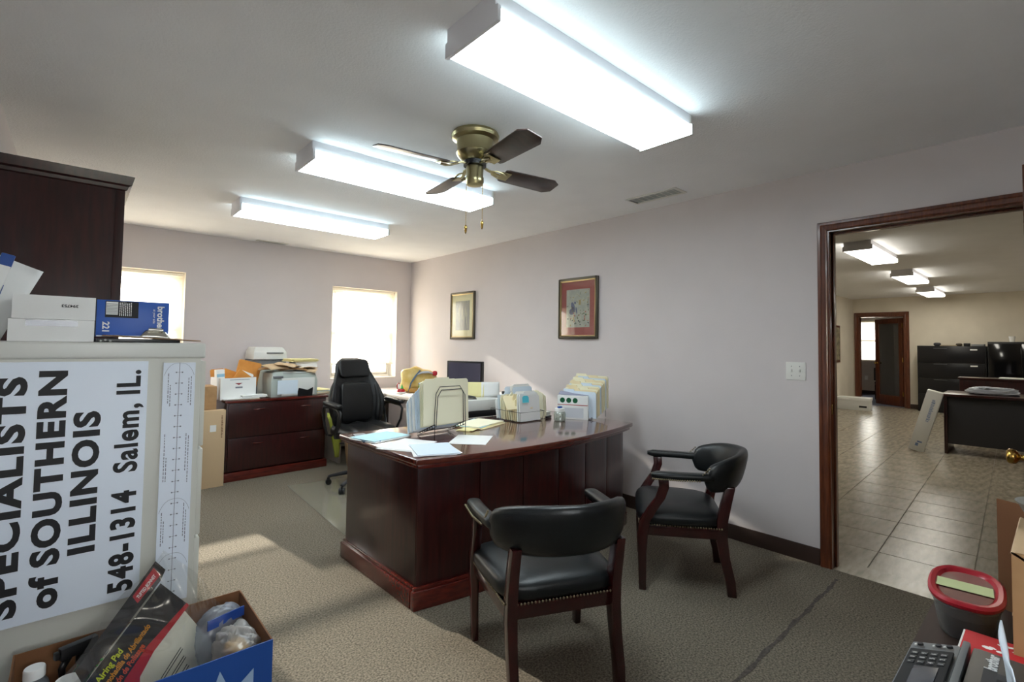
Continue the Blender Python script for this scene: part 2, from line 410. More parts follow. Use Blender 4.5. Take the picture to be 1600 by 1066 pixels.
# far door leaf, glazed, opened away
door2 = bpy.data.objects.new('door_2', None); COL.objects.link(door2); struct(door2)
door2.location = (X2+.13, FD0+.03, 0); door2.rotation_euler = (0, 0, R(52))
leaf(door2, .80, 2.08, OAK); knob(door2, .74, 1.0, 1)
for z in (.25, 1.05, 1.85): MB().cyl(.012, z, z+.1, 10, T(-.005, .045, 0)).build('hinge', BRASS, door2, smooth='auto')

# ------------------------------------------------------------------ windows
def window(n, W, blind_z):
    x0, x1, z0, z1 = W; cx = (x0+x1)/2
    root = bpy.data.objects.new('window_%d' % n, None); COL.objects.link(root); struct(root); root.location = (cx, YF, z0)
    w = x1-x0; h = z1-z0; hw = w/2
    f = MB(); y0, y1 = .13, .19
    f.box(-hw, -hw+.035, y0, y1, 0, h); f.box(hw-.035, hw, y0, y1, 0, h); f.box(-hw+.035, hw-.035, y0, y1, h-.035, h); f.box(-hw+.035, hw-.035, y0, y1, 0, .04)
    f.build('window_frame', FRAMEW, root, bevel=.003)
    s = MB()
    for (a, b, y) in ((.04, h/2+.02, .135), (h/2-.02, h-.035, .16)):
        s.box(-hw+.035, -hw+.075, y, y+.025, a, b); s.box(hw-.075, hw-.035, y, y+.025, a, b); s.box(-hw+.075, hw-.075, y, y+.025, a, a+.04); s.box(-hw+.075, hw-.075, y, y+.025, b-.04, b)
    s.build('sash', FRAMEW, root, bevel=.003)
    BX('pane', GLASS, root, -hw+.07, hw-.07, .146, .149, .075, h/2-.015); BX('pane', GLASS, root, -hw+.07, hw-.07, .171, .174, h/2+.015, h-.07)
    BX('window_sill', FRAMEW, root, -hw+.0015, hw-.0015, -.006, .135, .0005, .014, .003)
    # white returns (drywall bead) of the recess
    r = MB(); r.box(-hw+.0005, -hw+.003, .001, .13, .014, h-.001); r.box(hw-.003, hw-.0005, .001, .13, .014, h-.001); r.box(-hw+.003, hw-.003, .001, .13, h-.003, h-.001)
    r.build('reveal', FRAMEW, root)
    bl = bpy.data.objects.new('window_blind', None); COL.objects.link(bl)
    tag(bl, 'white mini blind lowered most of the way in the %s window' % ('right-hand' if n == 1 else 'left-hand'), 'blind', 'mini blinds in the far wall windows')
    bl.location = (cx, YF+.085, z0)
    BX('headrail', BLINDD, bl, -hw+.01, hw-.01, -.02, .02, h-.035, h-.004, .003)
    BX('bottom_rail', BLINDD, bl, -hw+.012, hw-.012, -.014, .014, blind_z-z0-.012, blind_z-z0+.004, .003)
    sl = MB(); z = blind_z-z0+.02; k = 0
    while z < h-.04:
        sl.box(-hw+.012, hw-.012, -.0125, .0125, -.0004, .0004, T(0, 0, z, 0, R(52))); z += .0195
    sl.build('slats', BLIND, bl)['kind'] = 'stuff'
    for x in (-hw*.62, hw*.62): MB().tube([(x, -.014, blind_z-z0), (x, -.014, h-.03)], .0012, 4).build('cord', BLINDD, bl)
    MB().tube([(-hw*.86, -.02, h*.35), (-hw*.87, -.022, h-.03)], .003, 5).build('tilt_wand', BLINDD, bl)
window(1, W1, 1.055); window(2, W2, 1.04)
# window of the small room
w3 = bpy.data.objects.new('window_3', None); COL.objects.link(w3); struct(w3); w3.location = (X3, 3.9, .98)
f = MB()
for a in (-.4, .35): f.box(.02, .07, a, a+.05, 0, 1.22)
for z in (0, .59, 1.17): f.box(.02, .07, -.35, .35, z, z+.05)
f.build('window_frame', FRAMEW, w3, bevel=.004)
sl = MB()
for i in range(56): sl.box(-.0125, .0125, -.36, .36, -.0004, .0004, T(-.0, 0, .04+i*.0205, 0, 0, R(-50)))
sl.build('slats', BLIND, w3)['kind'] = 'stuff'
BX('pane', GLASS, w3, .04, .045, -.35, .35, .05, .59); sl = MB()
for i in range(56): sl.box(-.0125, .0125, -.36, .36, -.0004, .0004, T(-.0, 0, .04+i*.0205, 0, 0, R(-50)))
sl.build('slats', BLIND, w3)['kind'] = 'stuff'
BX('pane', GLASS, w3, .04, .045, -.35, .35, .64, 1.17)

# ------------------------------------------------------------------ ceiling lights
def light(x0, x1, y0, y1, z1, lens, label, group=None, d=.095, name='ceiling_light'):
    cx, cy = (x0+x1)/2, (y0+y1)/2; hw, hd = (x1-x0)/2, (y1-y0)/2
    t = thing(name, label, 'ceiling light', (cx, cy, z1), 0, group)
    MB().box(-hw+.012, hw-.012, -hd+.008, hd-.008, -.05, 0).build('housing', WHT, t, bevel=.003)
    # wrap lens: trapezoid body, glowing
    prof = [(-hd+.008, -.0505), (-hd-.002, -.060), (-hd, -d+.004), (-hd+.008, -d-.006), (hd-.008, -d-.006), (hd, -d+.004), (hd+.002, -.060), (hd-.008, -.0505)]
    l = MB(); l.loft([[(-hw+.014, y, z) for y, z in prof], [(hw-.014, y, z) for y, z in prof]]); 
    for q_ in (0, 1, 5, 6, 7): l.m[q_] = 1
    l.build('diffuser', [lens, TUBES if lens is TUBEM else TUBES2], t)
    pr2 = [(-hd+.008, 0), (-hd+.008, -.046), (-hd-.004, -.05), (-hd-.004, -d-.008), (hd+.004, -d-.008), (hd+.004, -.05), (hd-.008, -.046), (hd-.008, 0)]
    for s in (-1, 1):
        e = MB(); e.loft([[(s*hw, y, z) for y, z in pr2], [(s*(hw-.014), y, z) for y, z in pr2]])
        e.build('end_cap', WHT if s < 0 else PRNW, t, bevel=.0015)
    return t
light(.95, 2.175, 1.158, 1.442, H, TUBEM, 'fluorescent ceiling light nearest the viewer, largest in the photo', 'fluorescent wrap lights on the office ceiling')
light(.945, 2.245, 2.735, 3.02, H, TUBEM, 'fluorescent ceiling light behind the ceiling fan', 'fluorescent wrap lights on the office ceiling')
light(.915, 2.18, 4.2, 4.485, H, TUBEM, 'fluorescent ceiling light nearest the windows', 'fluorescent wrap lights on the office ceiling')
k = 1.115
for x, y, lb in ((5.95, 1.38, 'wrap light on the ceiling past the doorway, nearest of the three'), (8.45, 1.45, 'wrap light on the ceiling past the doorway, middle of the three'), (11.0, 1.57, 'wrap light past the doorway, farthest of the three')):
    light(x*k, x*k+1.3, y*k-.14, y*k+.14, H2, TUBEM2, lb, 'wrap lights in the tiled room')
for x in (8.0, 11.2): light(x, x+1.3, -1.9, -1.6, H2, TUBEM2, 'unseen wrap light right of the doorway, added to brighten the tiled room', 'added unseen wrap lights of the tiled room')  # extra fixtures out of view, added to light the tiled room

# ceiling registers
def register(label, x, y, w, d, n, rz=0):
    t = thing('ceiling_vent', label, 'vent', (x, y, H), rz)
    f = MB(); f.box(-w/2, w/2, -d/2, -d/2+.02, -.008, 0); f.box(-w/2, w/2, d/2-.02, d/2, -.008, 0); f.box(-w/2, -w/2+.02, -d/2+.02, d/2-.02, -.008, 0); f.box(w/2-.02, w/2, -d/2+.02, d/2-.02, -.008, 0)
    f.build('frame', WHTP, t, bevel=.002)
    BX('duct_opening', LGREY, t, -w/2+.02, w/2-.02, -d/2+.02, d/2-.02, -.001, 0)
    for i in range(n):
        y_ = -d/2+.02+(d-.04)*(i+.5)/n
        MB().box(-w/2+.02, w/2-.02, -.007, .007, -.0006, .0006, T(0, y_, -.005, 0, R(18))).build('slat', WHTP, t)
register('white ceiling register beside the right wall', 3.17, 1.985, .16, .42, 8)
register('narrow ceiling register beside the far wall', 1.62, 5.885, .32, .09, 3)

# ------------------------------------------------------------------ ceiling fan
fan = thing('ceiling_fan', 'flush-mount brass ceiling fan with four dark wood blades and pull chains', 'ceiling fan', (1.548, 2.05, H))
MB().lathe([(.10, 0), (.122, -.006), (.128, -.02), (.122, -.034), (.098, -.045), (.094, -.10), (.10, -.112), (.094, -.125), (.07, -.15), (.05, -.158)], 40).build('motor_housing', ABRASS, fan, smooth='auto')
MB().cyl(.06, -.178, -.155, 32).build('flywheel', BLK, fan, smooth='auto')
sw = MB().lathe([(.044, -.178), (.046, -.185), (.044, -.232), (.048, -.24), (.048, -.262), (.042, -.278), (.02, -.285), (.004, -.286)], 32).build('switch_housing', ABRASS, fan, smooth='auto')
WB = mat('walnut_blade', (56, 34, 28), 0.35, c2=(42, 24, 20), scale=8, stretch=(.8, 8, 8), coat=.3)
for k in range(4):
    a = R(-8+90*k)
    poly = [(.17, -.05), (.19, -.058), (.49, -.068), (.535, -.04), (.535, .04), (.49, .068), (.19, .058), (.17, .05)]
    M = T(0, 0, -.19, a) @ T(0, 0, 0, 0, R(-13))
    b = MB().prism(poly, -.003, .003, M).build('blade', WB, fan, bevel=.001)
    ir = MB(); M2 = T(0, 0, -.17, a)
    ir.tube([(.05, 0, 0), (.09, .012, -.008), (.13, .0, -.022), (.17, 0, -.026)], .007, 6, M2, flat=(1.6, .7))
    for s in (-1, 1): ir.tube([(.10, 0, -.012), (.125, s*.028, -.018), (.155, s*.034, -.024), (.185, s*.02, -.027)], .0055, 6, M2, flat=(1.4, .7))
    ir.box(.15, .21, -.035, .035, -.0285, -.0245, M2 @ T(0, 0, 0, 0, R(-13)))
    ir.build('blade_bracket', ABRASS, b, smooth='auto')
for (dx, dy, l) in ((-.035, .025, .25), (.03, -.03, .225)):
    c = MB().tube([(dx, dy, -.24), (dx, dy, -.24-l)], .0013, 5)
    for q in range(24): c.se(.0024, .0024, .0024, 1, 1, 6, 4, T(dx, dy, -.25-q*l/25))
    c = c.build('pull_chain', BRASS, fan)
    MB().lathe([(.002, 0), (.007, -.008), (.008, -.02), (.005, -.04), (.002, -.048)], 10, T(dx, dy, -.24-l)).build('fob', BRASS, c, smooth=True)

# ------------------------------------------------------------------ pictures, switch
def picture(label, y0, y1, z0, z1, matc, ins, art, xw, seed):
    cy, cz = (y0+y1)/2, (z0+z1)/2; w, h = y1-y0, z1-z0
    t = thing('framed_picture', label, 'picture', (xw, cy, cz), R(-90))   # local x runs along -Y, faces -Y local = -X world
    hw, hh = w/2, h/2
    def ring(o, i, ya, yb, m, nm):
        f = MB(); f.box(-o[0], -i[0], ya, yb, -o[1], o[1]); f.box(i[0], o[0], ya, yb, -o[1], o[1]); f.box(-i[0], i[0], ya, yb, -o[1], -i[1]); f.box(-i[0], i[0], ya, yb, i[1], o[1])
        f.build(nm, m, t, bevel=.003)
    ring((hw, hh), (hw-.02, hh-.02), -.026, -.002, FR1, 'frame'); ring((hw-.018, hh-.018), (hw-.032, hh-.032), -.022, -.002, FR2, 'frame_lip')
    BX('mount', matc, t, -hw+.03, hw-.03, -.012, -.006, -hh+.03, hh-.03)
    art(t, hw-ins[0], hh-ins[1], seed)
    BX('glazing', GLASSP, t, -hw+.03, hw-.03, -.0185, -.0175, -hh+.03, hh-.03)
GLASSP = thin('picture_glass', (250, 252, 252), 0.95, 0.03, 1.0)
FR1 = mat('frame_grey_gold', (92, 86, 74), 0.35, 0.5); FR2 = mat('frame_gold_lip', (206, 180, 128), 0.35, 0.5)
def art_flower(t, hw, hh, sd):
    P1 = mat('print_paper', (190, 186, 168), 0.8, c2=(168, 166, 158), scale=22, detail=5)
    BX('print', P1, t, -hw, hw, -.0135, -.0121, -hh, hh)
    rnd = random.Random(sd)
    cols = [mat('paint_blue', (96, 100, 128), .8), mat('paint_green', (104, 112, 84), .8), mat('paint_red', (178, 108, 92), .8), mat('paint_dark', (70, 68, 78), .8), mat('paint_ochre', (170, 146, 96), .8)]
    m = [MB() for _ in cols]
    def blob(k, x, z, a, b, r=0):
        m[k].lathe([(1, 0), (1, .0006)], 9, T(x, -.0136, z, 0, R(90)) @ Matrix.Rotation(r, 4, 'Z') @ Matrix.Diagonal((a, b, 1, 1)))
    # a seated blue figure among flowers, a chair at the right
    for (x, z, a, b, r) in ((-.035, .012, .022, .05, .3), (-.02, .05, .011, .013, 0), (-.045, -.03, .03, .03, 0), (-.01, -.02, .008, .035, .2)): blob(0, x*hw/.085, z, a, b, r)
    for _ in range(46): blob(rnd.choice((1, 1, 2, 4, 3)), rnd.uniform(-hw+.01, hw-.01), rnd.uniform(-hh+.01, -.015), rnd.uniform(.003, .009), rnd.uniform(.003, .012), rnd.uniform(0, 3))
    for _ in range(16): blob(rnd.choice((1, 4)), rnd.uniform(-hw+.01, hw-.01), rnd.uniform(0, hh-.01), rnd.uniform(.002, .006), rnd.uniform(.004, .016), rnd.uniform(0, 3))
    m[3].box(hw-.02, hw-.015, -.0142, -.0136, -.0, .08); m[3].box(hw-.03, hw-.008, -.0142, -.0136, .025, .03)
    m[4].box(.01, .035, -.0142, -.0136, .03, .075)
    for q, c in zip(m, cols): q.build('painted_detail', c, t)
def art_drape(t, hw, hh, sd):
    P1 = mat('print_vertical', (176, 170, 160), 0.8, c2=(128, 126, 132), scale=7, stretch=(14, 1, 1), detail=5)
    BX('print', P1, t, -hw, hw, -.0135, -.0121, -hh, hh)
    rnd = random.Random(sd); c = mat('paint_cream', (206, 196, 172), .8); q = MB()
    for _ in range(14):
        x = rnd.uniform(-hw+.01, hw-.012); z = rnd.uniform(-hh+.01, 0); q.box(x, x+.004, -.0142, -.0136, z, z+rnd.uniform(.05, .16))
    q.build('painted_detail', c, t)
picture('framed print with cream mount, left of the two on the right wall', 4.515, 4.995, 1.382, 1.942, mat('cream_mount', (226, 214, 176), .8), (.10, .105), art_drape, XR, 3)
picture('framed flower print with dusty red mount, right of the two on the wall', 2.725, 3.192, 1.387, 1.948, mat('rose_mount', (158, 78, 72), .8), (.095, .105), art_flower, XR, 5)
swt = thing('light_switch', 'white two-gang switch plate on the right wall left of the doorway', 'light switch', (XR, 1.139, 1.18), R(-90))
BX('plate', WHTP, swt, -.058, .058, -.006, 0, -.057, .057, .003)
for x in (-.024, .024):
    g = BX('toggle', WHTP, swt, x-.005, x+.005, -.016, -.006, -.006, .012, .002)
    MB().cyl(.003, 0, .001, 8, T(x, -.006, .03, 0, R(90))).cyl(.003, 0, .001, 8, T(x, -.006, -.03, 0, R(90))).build('screw', GREY, swt)
# ------------------------------------------------------------------ bow-front executive desk
desk = thing('executive_desk', 'dark cherry bow-front executive desk in the middle of the office', 'desk', (1.268, 2.145, 0), R(1.2))
DW, DD = 1.88, .86
def bow(x, w=DW, a=.13): return -a*(1-((x-w/2)/(w/2))**2)
def bow_poly(x0, x1, y1, off, n=20, a=.13, m=0):
    pts = [(x0+(x1-x0)*i/n, off+bow(x0+(x1-x0)*i/n, DW, a)) for i in range(n+1)]
    return pts+[(x1, y1), (x0, y1)]
top = MB(); top.prism(bow_poly(0, DW, DD, -.03), .722, .752)
MB().prism(bow_poly(0, DW, DD, -.03), .722, .752).build('desktop', CHERRY2, desk, bevel=.008, seg=3)
MB().prism(bow_poly(.02, DW-.02, DD-.02, -.012), .70, .722).build('top_moulding', CHERRY3, desk, bevel=.006)
# left pedestal, right pedestal, bowed modesty panels
BX('pedestal', CHERRY, desk, .045, .47, .03, DD-.03, .10, .70, .003)
BX('pedestal', CHERRY, desk, DW-.47, DW-.045, .03, DD-.03, .10, .70, .003)
edges = [.045, .40, .70, 1.0, 1.28, 1.56, DW-.045]
for i in range(6):
    a, b = edges[i]+.003, edges[i+1]-.003; n = 6
    pts = [(a+(b-a)*q/n, .035+bow(a+(b-a)*q/n, DW, .11)) for q in range(n+1)]
    pts += [(x, y+.022) for x, y in reversed(pts)]
    MB().prism(pts, .105, .70).build('panel', CHERRY, desk, bevel=.003)
def bb_poly(x0, x1, yo, th, n=16):
    p = [(x0+(x1-x0)*q/n, yo+bow(x0+(x1-x0)*q/n, DW, .11)) for q in range(n+1)]
    return p+[(x, y+th) for x, y in reversed(p)]
pl = MB(); pl.prism(bb_poly(.022, DW-.022, .008, .03), 0, .092); pl.box(.022, .05, .04, DD-.008, 0, .092); pl.box(DW-.05, DW-.022, .04, DD-.008, 0, .092); pl.box(.05, .48, DD-.035, DD-.008, 0, .092); pl.box(DW-.48, DW-.05, DD-.035, DD-.008, 0, .092)
pl.build('plinth', CHERRY3, desk, bevel=.006)
pl = MB(); pl.prism(bb_poly(.032, DW-.032, .02, .02), .092, .108); pl.box(.032, .05, .04, DD-.018, .092, .108); pl.box(DW-.05, DW-.032, .04, DD-.018, .092, .108)
pl.build('plinth_moulding', CHERRY3, desk, bevel=.004)
for i, (z0, z1) in enumerate(((.12, .40), (.41, .55), (.56, .69))):
    for x0 in (.06, DW-.455):
        d = BX('drawer', CHERRY, desk, x0, x0+.395, DD-.03, DD-.01, z0, z1, .003)
        MB().tube([(x0+.15, DD-.01, (z0+z1)/2), (x0+.15, DD+.012, (z0+z1)/2), (x0+.25, DD+.012, (z0+z1)/2), (x0+.25, DD-.01, (z0+z1)/2)], .004).build('handle', BRASS, d, smooth=True)
MB().cyl(.014, 0, .003, 16, T(.045, .12, .672, R(90), R(90)) ).build('cable_grommet', BLK, desk)
DT = .7525

# ------------------------------------------------------------------ captain's chairs
def captain(label, loc, rz):
    t = thing('captain_chair', label, 'chair', loc, rz, "captain's chairs facing the desk")
    SH = .395; AH = .425
    # seat cushion: domed, wider at the front
    def seat(u, v):
        th = 2*PI*u; ph = -PI/2+PI*v
        pw = lambda x, e: math.copysign(abs(x)**e, x)
        x = pw(math.cos(ph), .42)*pw(math.cos(th), .42); y = pw(math.cos(ph), .42)*pw(math.sin(th), .42)
        w = .268+.022*y; z = pw(math.sin(ph), .6)
        zz = SH-.012+(.052 if z > 0 else .04)*z + (.022*(1-x*x)*(1-y*y) if z > 0 else 0)
        return (x*w, y*.232+.028, zz)
    MB().grid(seat, 44, 20, wrapu=True).build('seat', LEATH, t, smooth=True)
    fr = MB(); poly = [(-.262, .235), (.262, .235), (.262, .20), (.235, -.195), (-.235, -.195), (-.262, .20)]
    fr.prism(poly, SH-.10, SH-.04); fr.build('seat_frame', MAHOG, t, bevel=.006)
    st = MB()
    def studs(p, q, n):
        for i in range(n):
            f = (i+.5)/n; st.se(.0050, .0050, .0050, 1, 1, 7, 5, T(p[0]+(q[0]-p[0])*f, p[1]+(q[1]-p[1])*f, p[2]+(q[2]-p[2])*f))
    z = SH-.040
    studs((-.268, .21, z), (-.240, -.19, z), 30); studs((.268, .21, z), (.240, -.19, z), 30); studs((-.25, .243, z), (.25, .243, z), 34); studs((-.23, -.202, z), (.23, -.202, z), 32)
    # legs: front ones run on as S-curved arm posts, rear ones rise to the back and sweep back at the foot
    def sw(path, w, d, nm='leg'):
        rings = []
        for (x, y, zz, k) in path:
            rings.append([(x-w*k, y-d*k, zz), (x+w*k, y-d*k, zz), (x+w*k, y+d*k, zz), (x-w*k, y+d*k, zz)])
        MB().loft(rings).build(nm, MAHOG, t, bevel=.006)
    for s in (-1, 1):
        sw([(s*.25, .225, 0, .72), (s*.255, .228, .2, .85), (s*.26, .225, SH-.09, 1.0), (s*.262, .215, SH-.02, 1.05), (s*.266, .175, SH+.05, 1), (s*.272, .135, AH+.08, .95), (s*.276, .115, AH+.14, .95), (s*.278, .118, AH+.185, 1.0)], .02, .027)
        sw([(s*.216, -.235, 0, .85), (s*.216, -.228, .08, .9), (s*.216, -.20, .2, .95), (s*.216, -.185, SH-.09, 1.05), (s*.216, -.188, SH, 1.05), (s*.216, -.205, SH+.08, 1), (s*.214, -.228, AH+.15, .95)], .02, .027)
        # padded armrest
        ar = []; 
        for i in range(9):
            f = i/8; y = .19-f*.33; x = s*(.283+.008*math.sin(PI*f)-.024*f); k = .55 if i == 0 else (.9 if i == 8 else 1)
            ar.append([(x+.031*k*math.copysign(abs(math.cos(a))**.6, math.cos(a)), y-(.008 if i == 0 else 0), AH+.205+.02*k*math.copysign(abs(math.sin(a))**.6, math.sin(a))) for a in [2*PI*q/14 for q in range(14)]])
        MB().loft(ar).build('armrest', LEATH, t, smooth=True)
        studs((s*.314, .18, AH+.19), (s*.316, .03, AH+.19), 15); studs((s*.316, .03, AH+.19), (s*.302, -.07, AH+.19), 8)
    # barrel back: thick padded band sweeping round the rear
    rings = []; N = 34
    for i in range(N+1):
        f = -1+2*i/N; a = f*R(82); af = abs(f)
        cx, cy = .256*math.sin(a), -.060-.225*math.cos(a)
        nx, ny = math.sin(a), -math.cos(a)
        e = 1 if af < .86 else max(.05, math.sqrt(max(0, 1-((af-.86)/.14)**2)))
        hh = (.100-.038*af**3)*e; zc = AH+.224-.035*af**2
        th = .034*(.4+.6*e)
        ring = []
        for q in range(18):
            b = 2*PI*q/18; u = math.copysign(abs(math.cos(b))**.75, math.cos(b)); v = math.copysign(abs(math.sin(b))**.75, math.sin(b))
            out = th*u+.058*(v*.5+.5)*(1-.8*af)     # leans outward to the top
            ring.append((cx+nx*out, cy+ny*out, zc+hh*v))
        rings.append(ring)
    MB().loft(rings).build('backrest', LEATH, t, smooth=True)
    seam = []
    for s in (-1, 1):
        studs((s*.292, -.06, AH+.20), (s*.290, -.12, AH+.26), 7)
    st.build('nailhead_trim', STUD, t, smooth=True)['kind'] = 'stuff'
    return t
captain("black leather captain's chair seen from behind, nearest the viewer", (1.525, 1.473, 0), R(-24))
captain("black leather captain's chair seen from the side, beside the right wall", (2.70, 1.512, 0), R(35))

# ------------------------------------------------------------------ executive swivel chair
oc = thing('office_chair', 'high-backed black leather swivel chair behind the desk', 'office chair', (2.05, 4.36, 0), R(-176))
st = MB()
for k in range(5):
    a = R(90+72*k+10)
    leg = MB().tube([(.04, 0, .12), (.15, 0, .115), (.29, 0, .085), (.315, 0, .075)], [.03, .026, .02, .018], 8, T(0, 0, 0, a), flat=(1, .7)).build('base_leg', DGREY, oc, smooth=True)
    c = MB()
    for s in (-1, 1): c.lathe([(.012, -.01), (.026, -.01), (.028, 0), (.026, .01), (.012, .01)], 18, T(.315*math.cos(a), .315*math.sin(a), .029, a+.4) @ T(0, s*.014, 0, 0, R(90)))
    c.box(-.012, .012, -.006, .006, .03, .07, T(.315*math.cos(a), .315*math.sin(a), 0, a+.4)); c.build('caster', BLK, leg, smooth='auto')
MB().lathe([(.045, .09), (.045, .14), (.028, .16), (.028, .30), (.018, .30), (.018, .42)], 20).build('gas_lift', BLK, oc, smooth='auto')
BX('mechanism', BLK, oc, -.11, .11, -.13, .11, .41, .45, .012)
MB().tube([(.1, 0, .43), (.2, .02, .42), (.25, .03, .42)], .006).build('lever', BLK, oc, smooth=True)
def oseat(u, v):
    th = 2*PI*u; ph = -PI/2+PI*v
    pw = lambda x, e: math.copysign(abs(x)**e, x)
    x = pw(math.cos(ph), .45)*pw(math.cos(th), .5); y = pw(math.cos(ph), .45)*pw(math.sin(th), .5); z = pw(math.sin(ph), .65)
    return (x*.26, y*.255, .505+.06*z-.02*(y if y > 0 else 0)**3+(.012*math.cos(x*9) if z > 0 else 0))
MB().grid(oseat, 44, 20, wrapu=True).build('seat', LEATH2, oc, smooth=True)
def backp(w0, zz0, zz1, yo, th, nm, wf, px=.5):
    rings = []; n = 20
    for i in range(n+1):
        f = i/n; z = zz0+(zz1-zz0)*f; e = math.sin(min(1, min(f, 1-f)/.13)*PI/2)**.6 if 0 < f < 1 else .05
        w = wf(f)*(.55+.45*e); d = th*(.15+.85*e)
        lean = -.20-.17*(z-.52)+.035*math.sin((z-.5)*5)
        rings.append([(w*math.copysign(abs(math.cos(a))**px, math.cos(a)), lean+yo+d*math.copysign(abs(math.sin(a))**.7, math.sin(a)) + .09*(abs(w*math.cos(a))/.26)**2, z) for a in [2*PI*q/28 for q in range(28)]])
    return MB().loft(rings).build(nm, LEATH2, oc, smooth=True)
bk = backp(0, .50, 1.17, 0, .045, 'backrest', lambda f: .235+.035*math.sin(PI*min(1, f*1.25))-.085*max(0, f-.45)/.55)
backp(0, .985, 1.165, .04, .035, 'headrest', lambda f: .145+.01*math.sin(PI*f))
backp(0, .56, .95, .03, .04, 'lumbar_cushion', lambda f: .15+.012*math.sin(PI*f))
for s in (-1, 1):
    b = MB(); pts = [(s*(.205+.03*math.sin(PI*f)), -.20-.17*(z-.52)+.085, z) for f, z in [(q/8, .57+.38*q/8) for q in range(9)]]
    b.tube(pts, [.02, .034, .04, .042, .042, .04, .036, .03, .015], 10); b.build('side_bolster', LEATH2, oc, smooth=True)
    ax = s*.315
    fr = MB(); fr.tube([(s*.255, -.12, .47), (s*.30, -.12, .48), (ax, -.14, .56), (ax, -.19, .68), (ax, -.16, .735), (ax, -.05, .745), (ax, .1, .735), (ax, .15, .70), (ax, .13, .60), (ax, .07, .52), (s*.30, .05, .475), (s*.25, .05, .47)], .014, 8, flat=(1.4, .8))
    fr.build('arm_frame', BLK, oc, smooth=True)
    MB().se(.036, .15, .022, .5, .5, 24, 10, T(ax, -.0, .765, 0, R(-3))).build('armrest', LEATH2, oc, smooth=True)

# ------------------------------------------------------------------ chair mat
cmm = thin('mat_vinyl', (226, 222, 208), 0.72, 0.12, 0.35)
mt = MB().prism([(1.42, 3.12), (2.68, 3.07), (2.68, 4.62), (1.50, 4.75)], .002, .005).build('chair_mat', cmm, None)
tag(mt, 'clear plastic chair mat on the carpet under the swivel chair', 'chair mat')

# ------------------------------------------------------------------ lateral file against the far wall
lf = thing('lateral_file', 'dark cherry two-drawer lateral file against the far wall between the windows', 'cabinet', (1.07, 5.20, 0), R(3))
BX('body', CHERRY, lf, .02, .97, .02, .54, .09, .735, .003)
BX('cabinet_top', CHERRY3, lf, 0, .99, 0, .56, .735, .76, .006)
BX('plinth', CHERRY3, lf, .0, .99, .0, .56, 0, .085, .008)
for z0, z1 in ((.10, .40), (.41, .725)):
    d = BX('drawer', CHERRY, lf, .035, .955, .0, .02, z0, z1, .003)
    for x in (.25, .70): MB().tube([(x, 0, z1-.06), (x, -.018, z1-.06), (x+.09, -.018, z1-.06), (x+.09, 0, z1-.06)], .004).build('handle', CHERRY3, d, smooth=True)

# ------------------------------------------------------------------ bookcase hutch on the left wall
hb = thing('bookcase', 'tall dark cherry bookcase with crown moulding, against the left wall', 'bookcase', (XL+.002, 2.99, 0))
BX('side_panel', CHERRY, hb, 0, .455, 0, .025, 0, 2.04, .002); BX('side_panel', CHERRY, hb, 0, .455, .875, .90, 0, 2.04, .002)
BX('back_panel', CHERRY, hb, 0, .012, .025, .875, 0, 2.04)
BX('side_stile', CHERRY, hb, .42, .455, -.005, 0, 0, 2.03, .001)
for z in (.06, .74, 1.18, 1.60, 2.02): BX('shelf', CHERRY, hb, .012, .44, .025, .875, z, z+.02)
cr = MB(); pf = [(0, 2.035), (.008, 2.04), (.012, 2.055), (.024, 2.062), (.03, 2.085), (.034, 2.102), (0, 2.102)]
def ringp(o, z): return [(0, -o, z), (.455+o, -o, z), (.455+o, .90+o, z), (0, .90+o, z)]
cr.loft([ringp(o, z) for o, z in pf[:-1]]); cr.build('crown_moulding', CHERRY, hb)
d = BX('door', CHERRY, hb, 0, .43, 0, .02, .78, 2.02, .002, T(.456, .885, 0, R(-90)))
MB().tube([(.456, .52, 1.3), (.475, .52, 1.3), (.475, .52, 1.4), (.456, .52, 1.4)], .004).build('handle', BRASS, d, smooth=True)

# ------------------------------------------------------------------ file cabinet with the sign
fc = thing('file_cabinet', 'putty-grey steel file cabinet carrying the white sign, at the left', 'cabinet', (XL+.005, 1.995, 0))
CW = .64; CH_ = 1.312
BX('body', CABG, fc, 0, CW-.012, .004, .38, .02, CH_-.03, .004)
MB().box(0, CW, 0, .39, CH_-.052, CH_).build('top_rim', CABG2, fc, bevel=.008, seg=3)
BX('kick_base', CABG, fc, .01, CW-.03, .01, .37, 0, .02)
for i in range(4):
    z = .04+i*.305
    d = BX('drawer', CABG, fc, CW-.012, CW+.004, .012, .372, z, z+.295, .003)
    BX('handle', CHROME, d, CW+.004, CW+.018, .15, .24, z+.22, z+.235, .003)
SY = 1.995
sg = thing('sign_panel', 'large white sign with black lettering taped sideways to the file cabinet', 'sign', (0, SY, 0))
BX('panel', SIGNW, sg, -.29, .184, -.003, 0.0035, .503, 1.252, .0005)
# lettering reads upwards: baseline on the right-hand side
def vtext(body, base_x, z0, z1, size, parent, bold=.03, col=INK, y=-.0036, nm='lettering'):
    cu = bpy.data.curves.new('tmp', 'FONT'); cu.body = body; cu.size = size; cu.offset = bold*size; cu.extrude = .0004; cu.resolution_u = 4; cu.space_character = 1.13; cu.space_word = .8
    o = bpy.data.objects.new('tmp', cu); COL.objects.link(o); bpy.context.view_layer.update()
    me = bpy.data.meshes.new_from_object(o.evaluated_get(bpy.context.evaluated_depsgraph_get())); bpy.data.objects.remove(o)
    xs_ = [v.co.x for v in me.vertices]; a, b = min(xs_), max(xs_)
    s = (z1-z0)/(b-a)
    for v in me.vertices:
        x, yy, zz = v.co; v.co = (base_x-yy, y-zz, z0+(x-a)*s)
    me.materials.clear(); me.materials.append(col); me.name = nm
    o = bpy.data.objects.new(nm, me); COL.objects.link(o); o.parent = parent
    return o
CS = .0585/.72
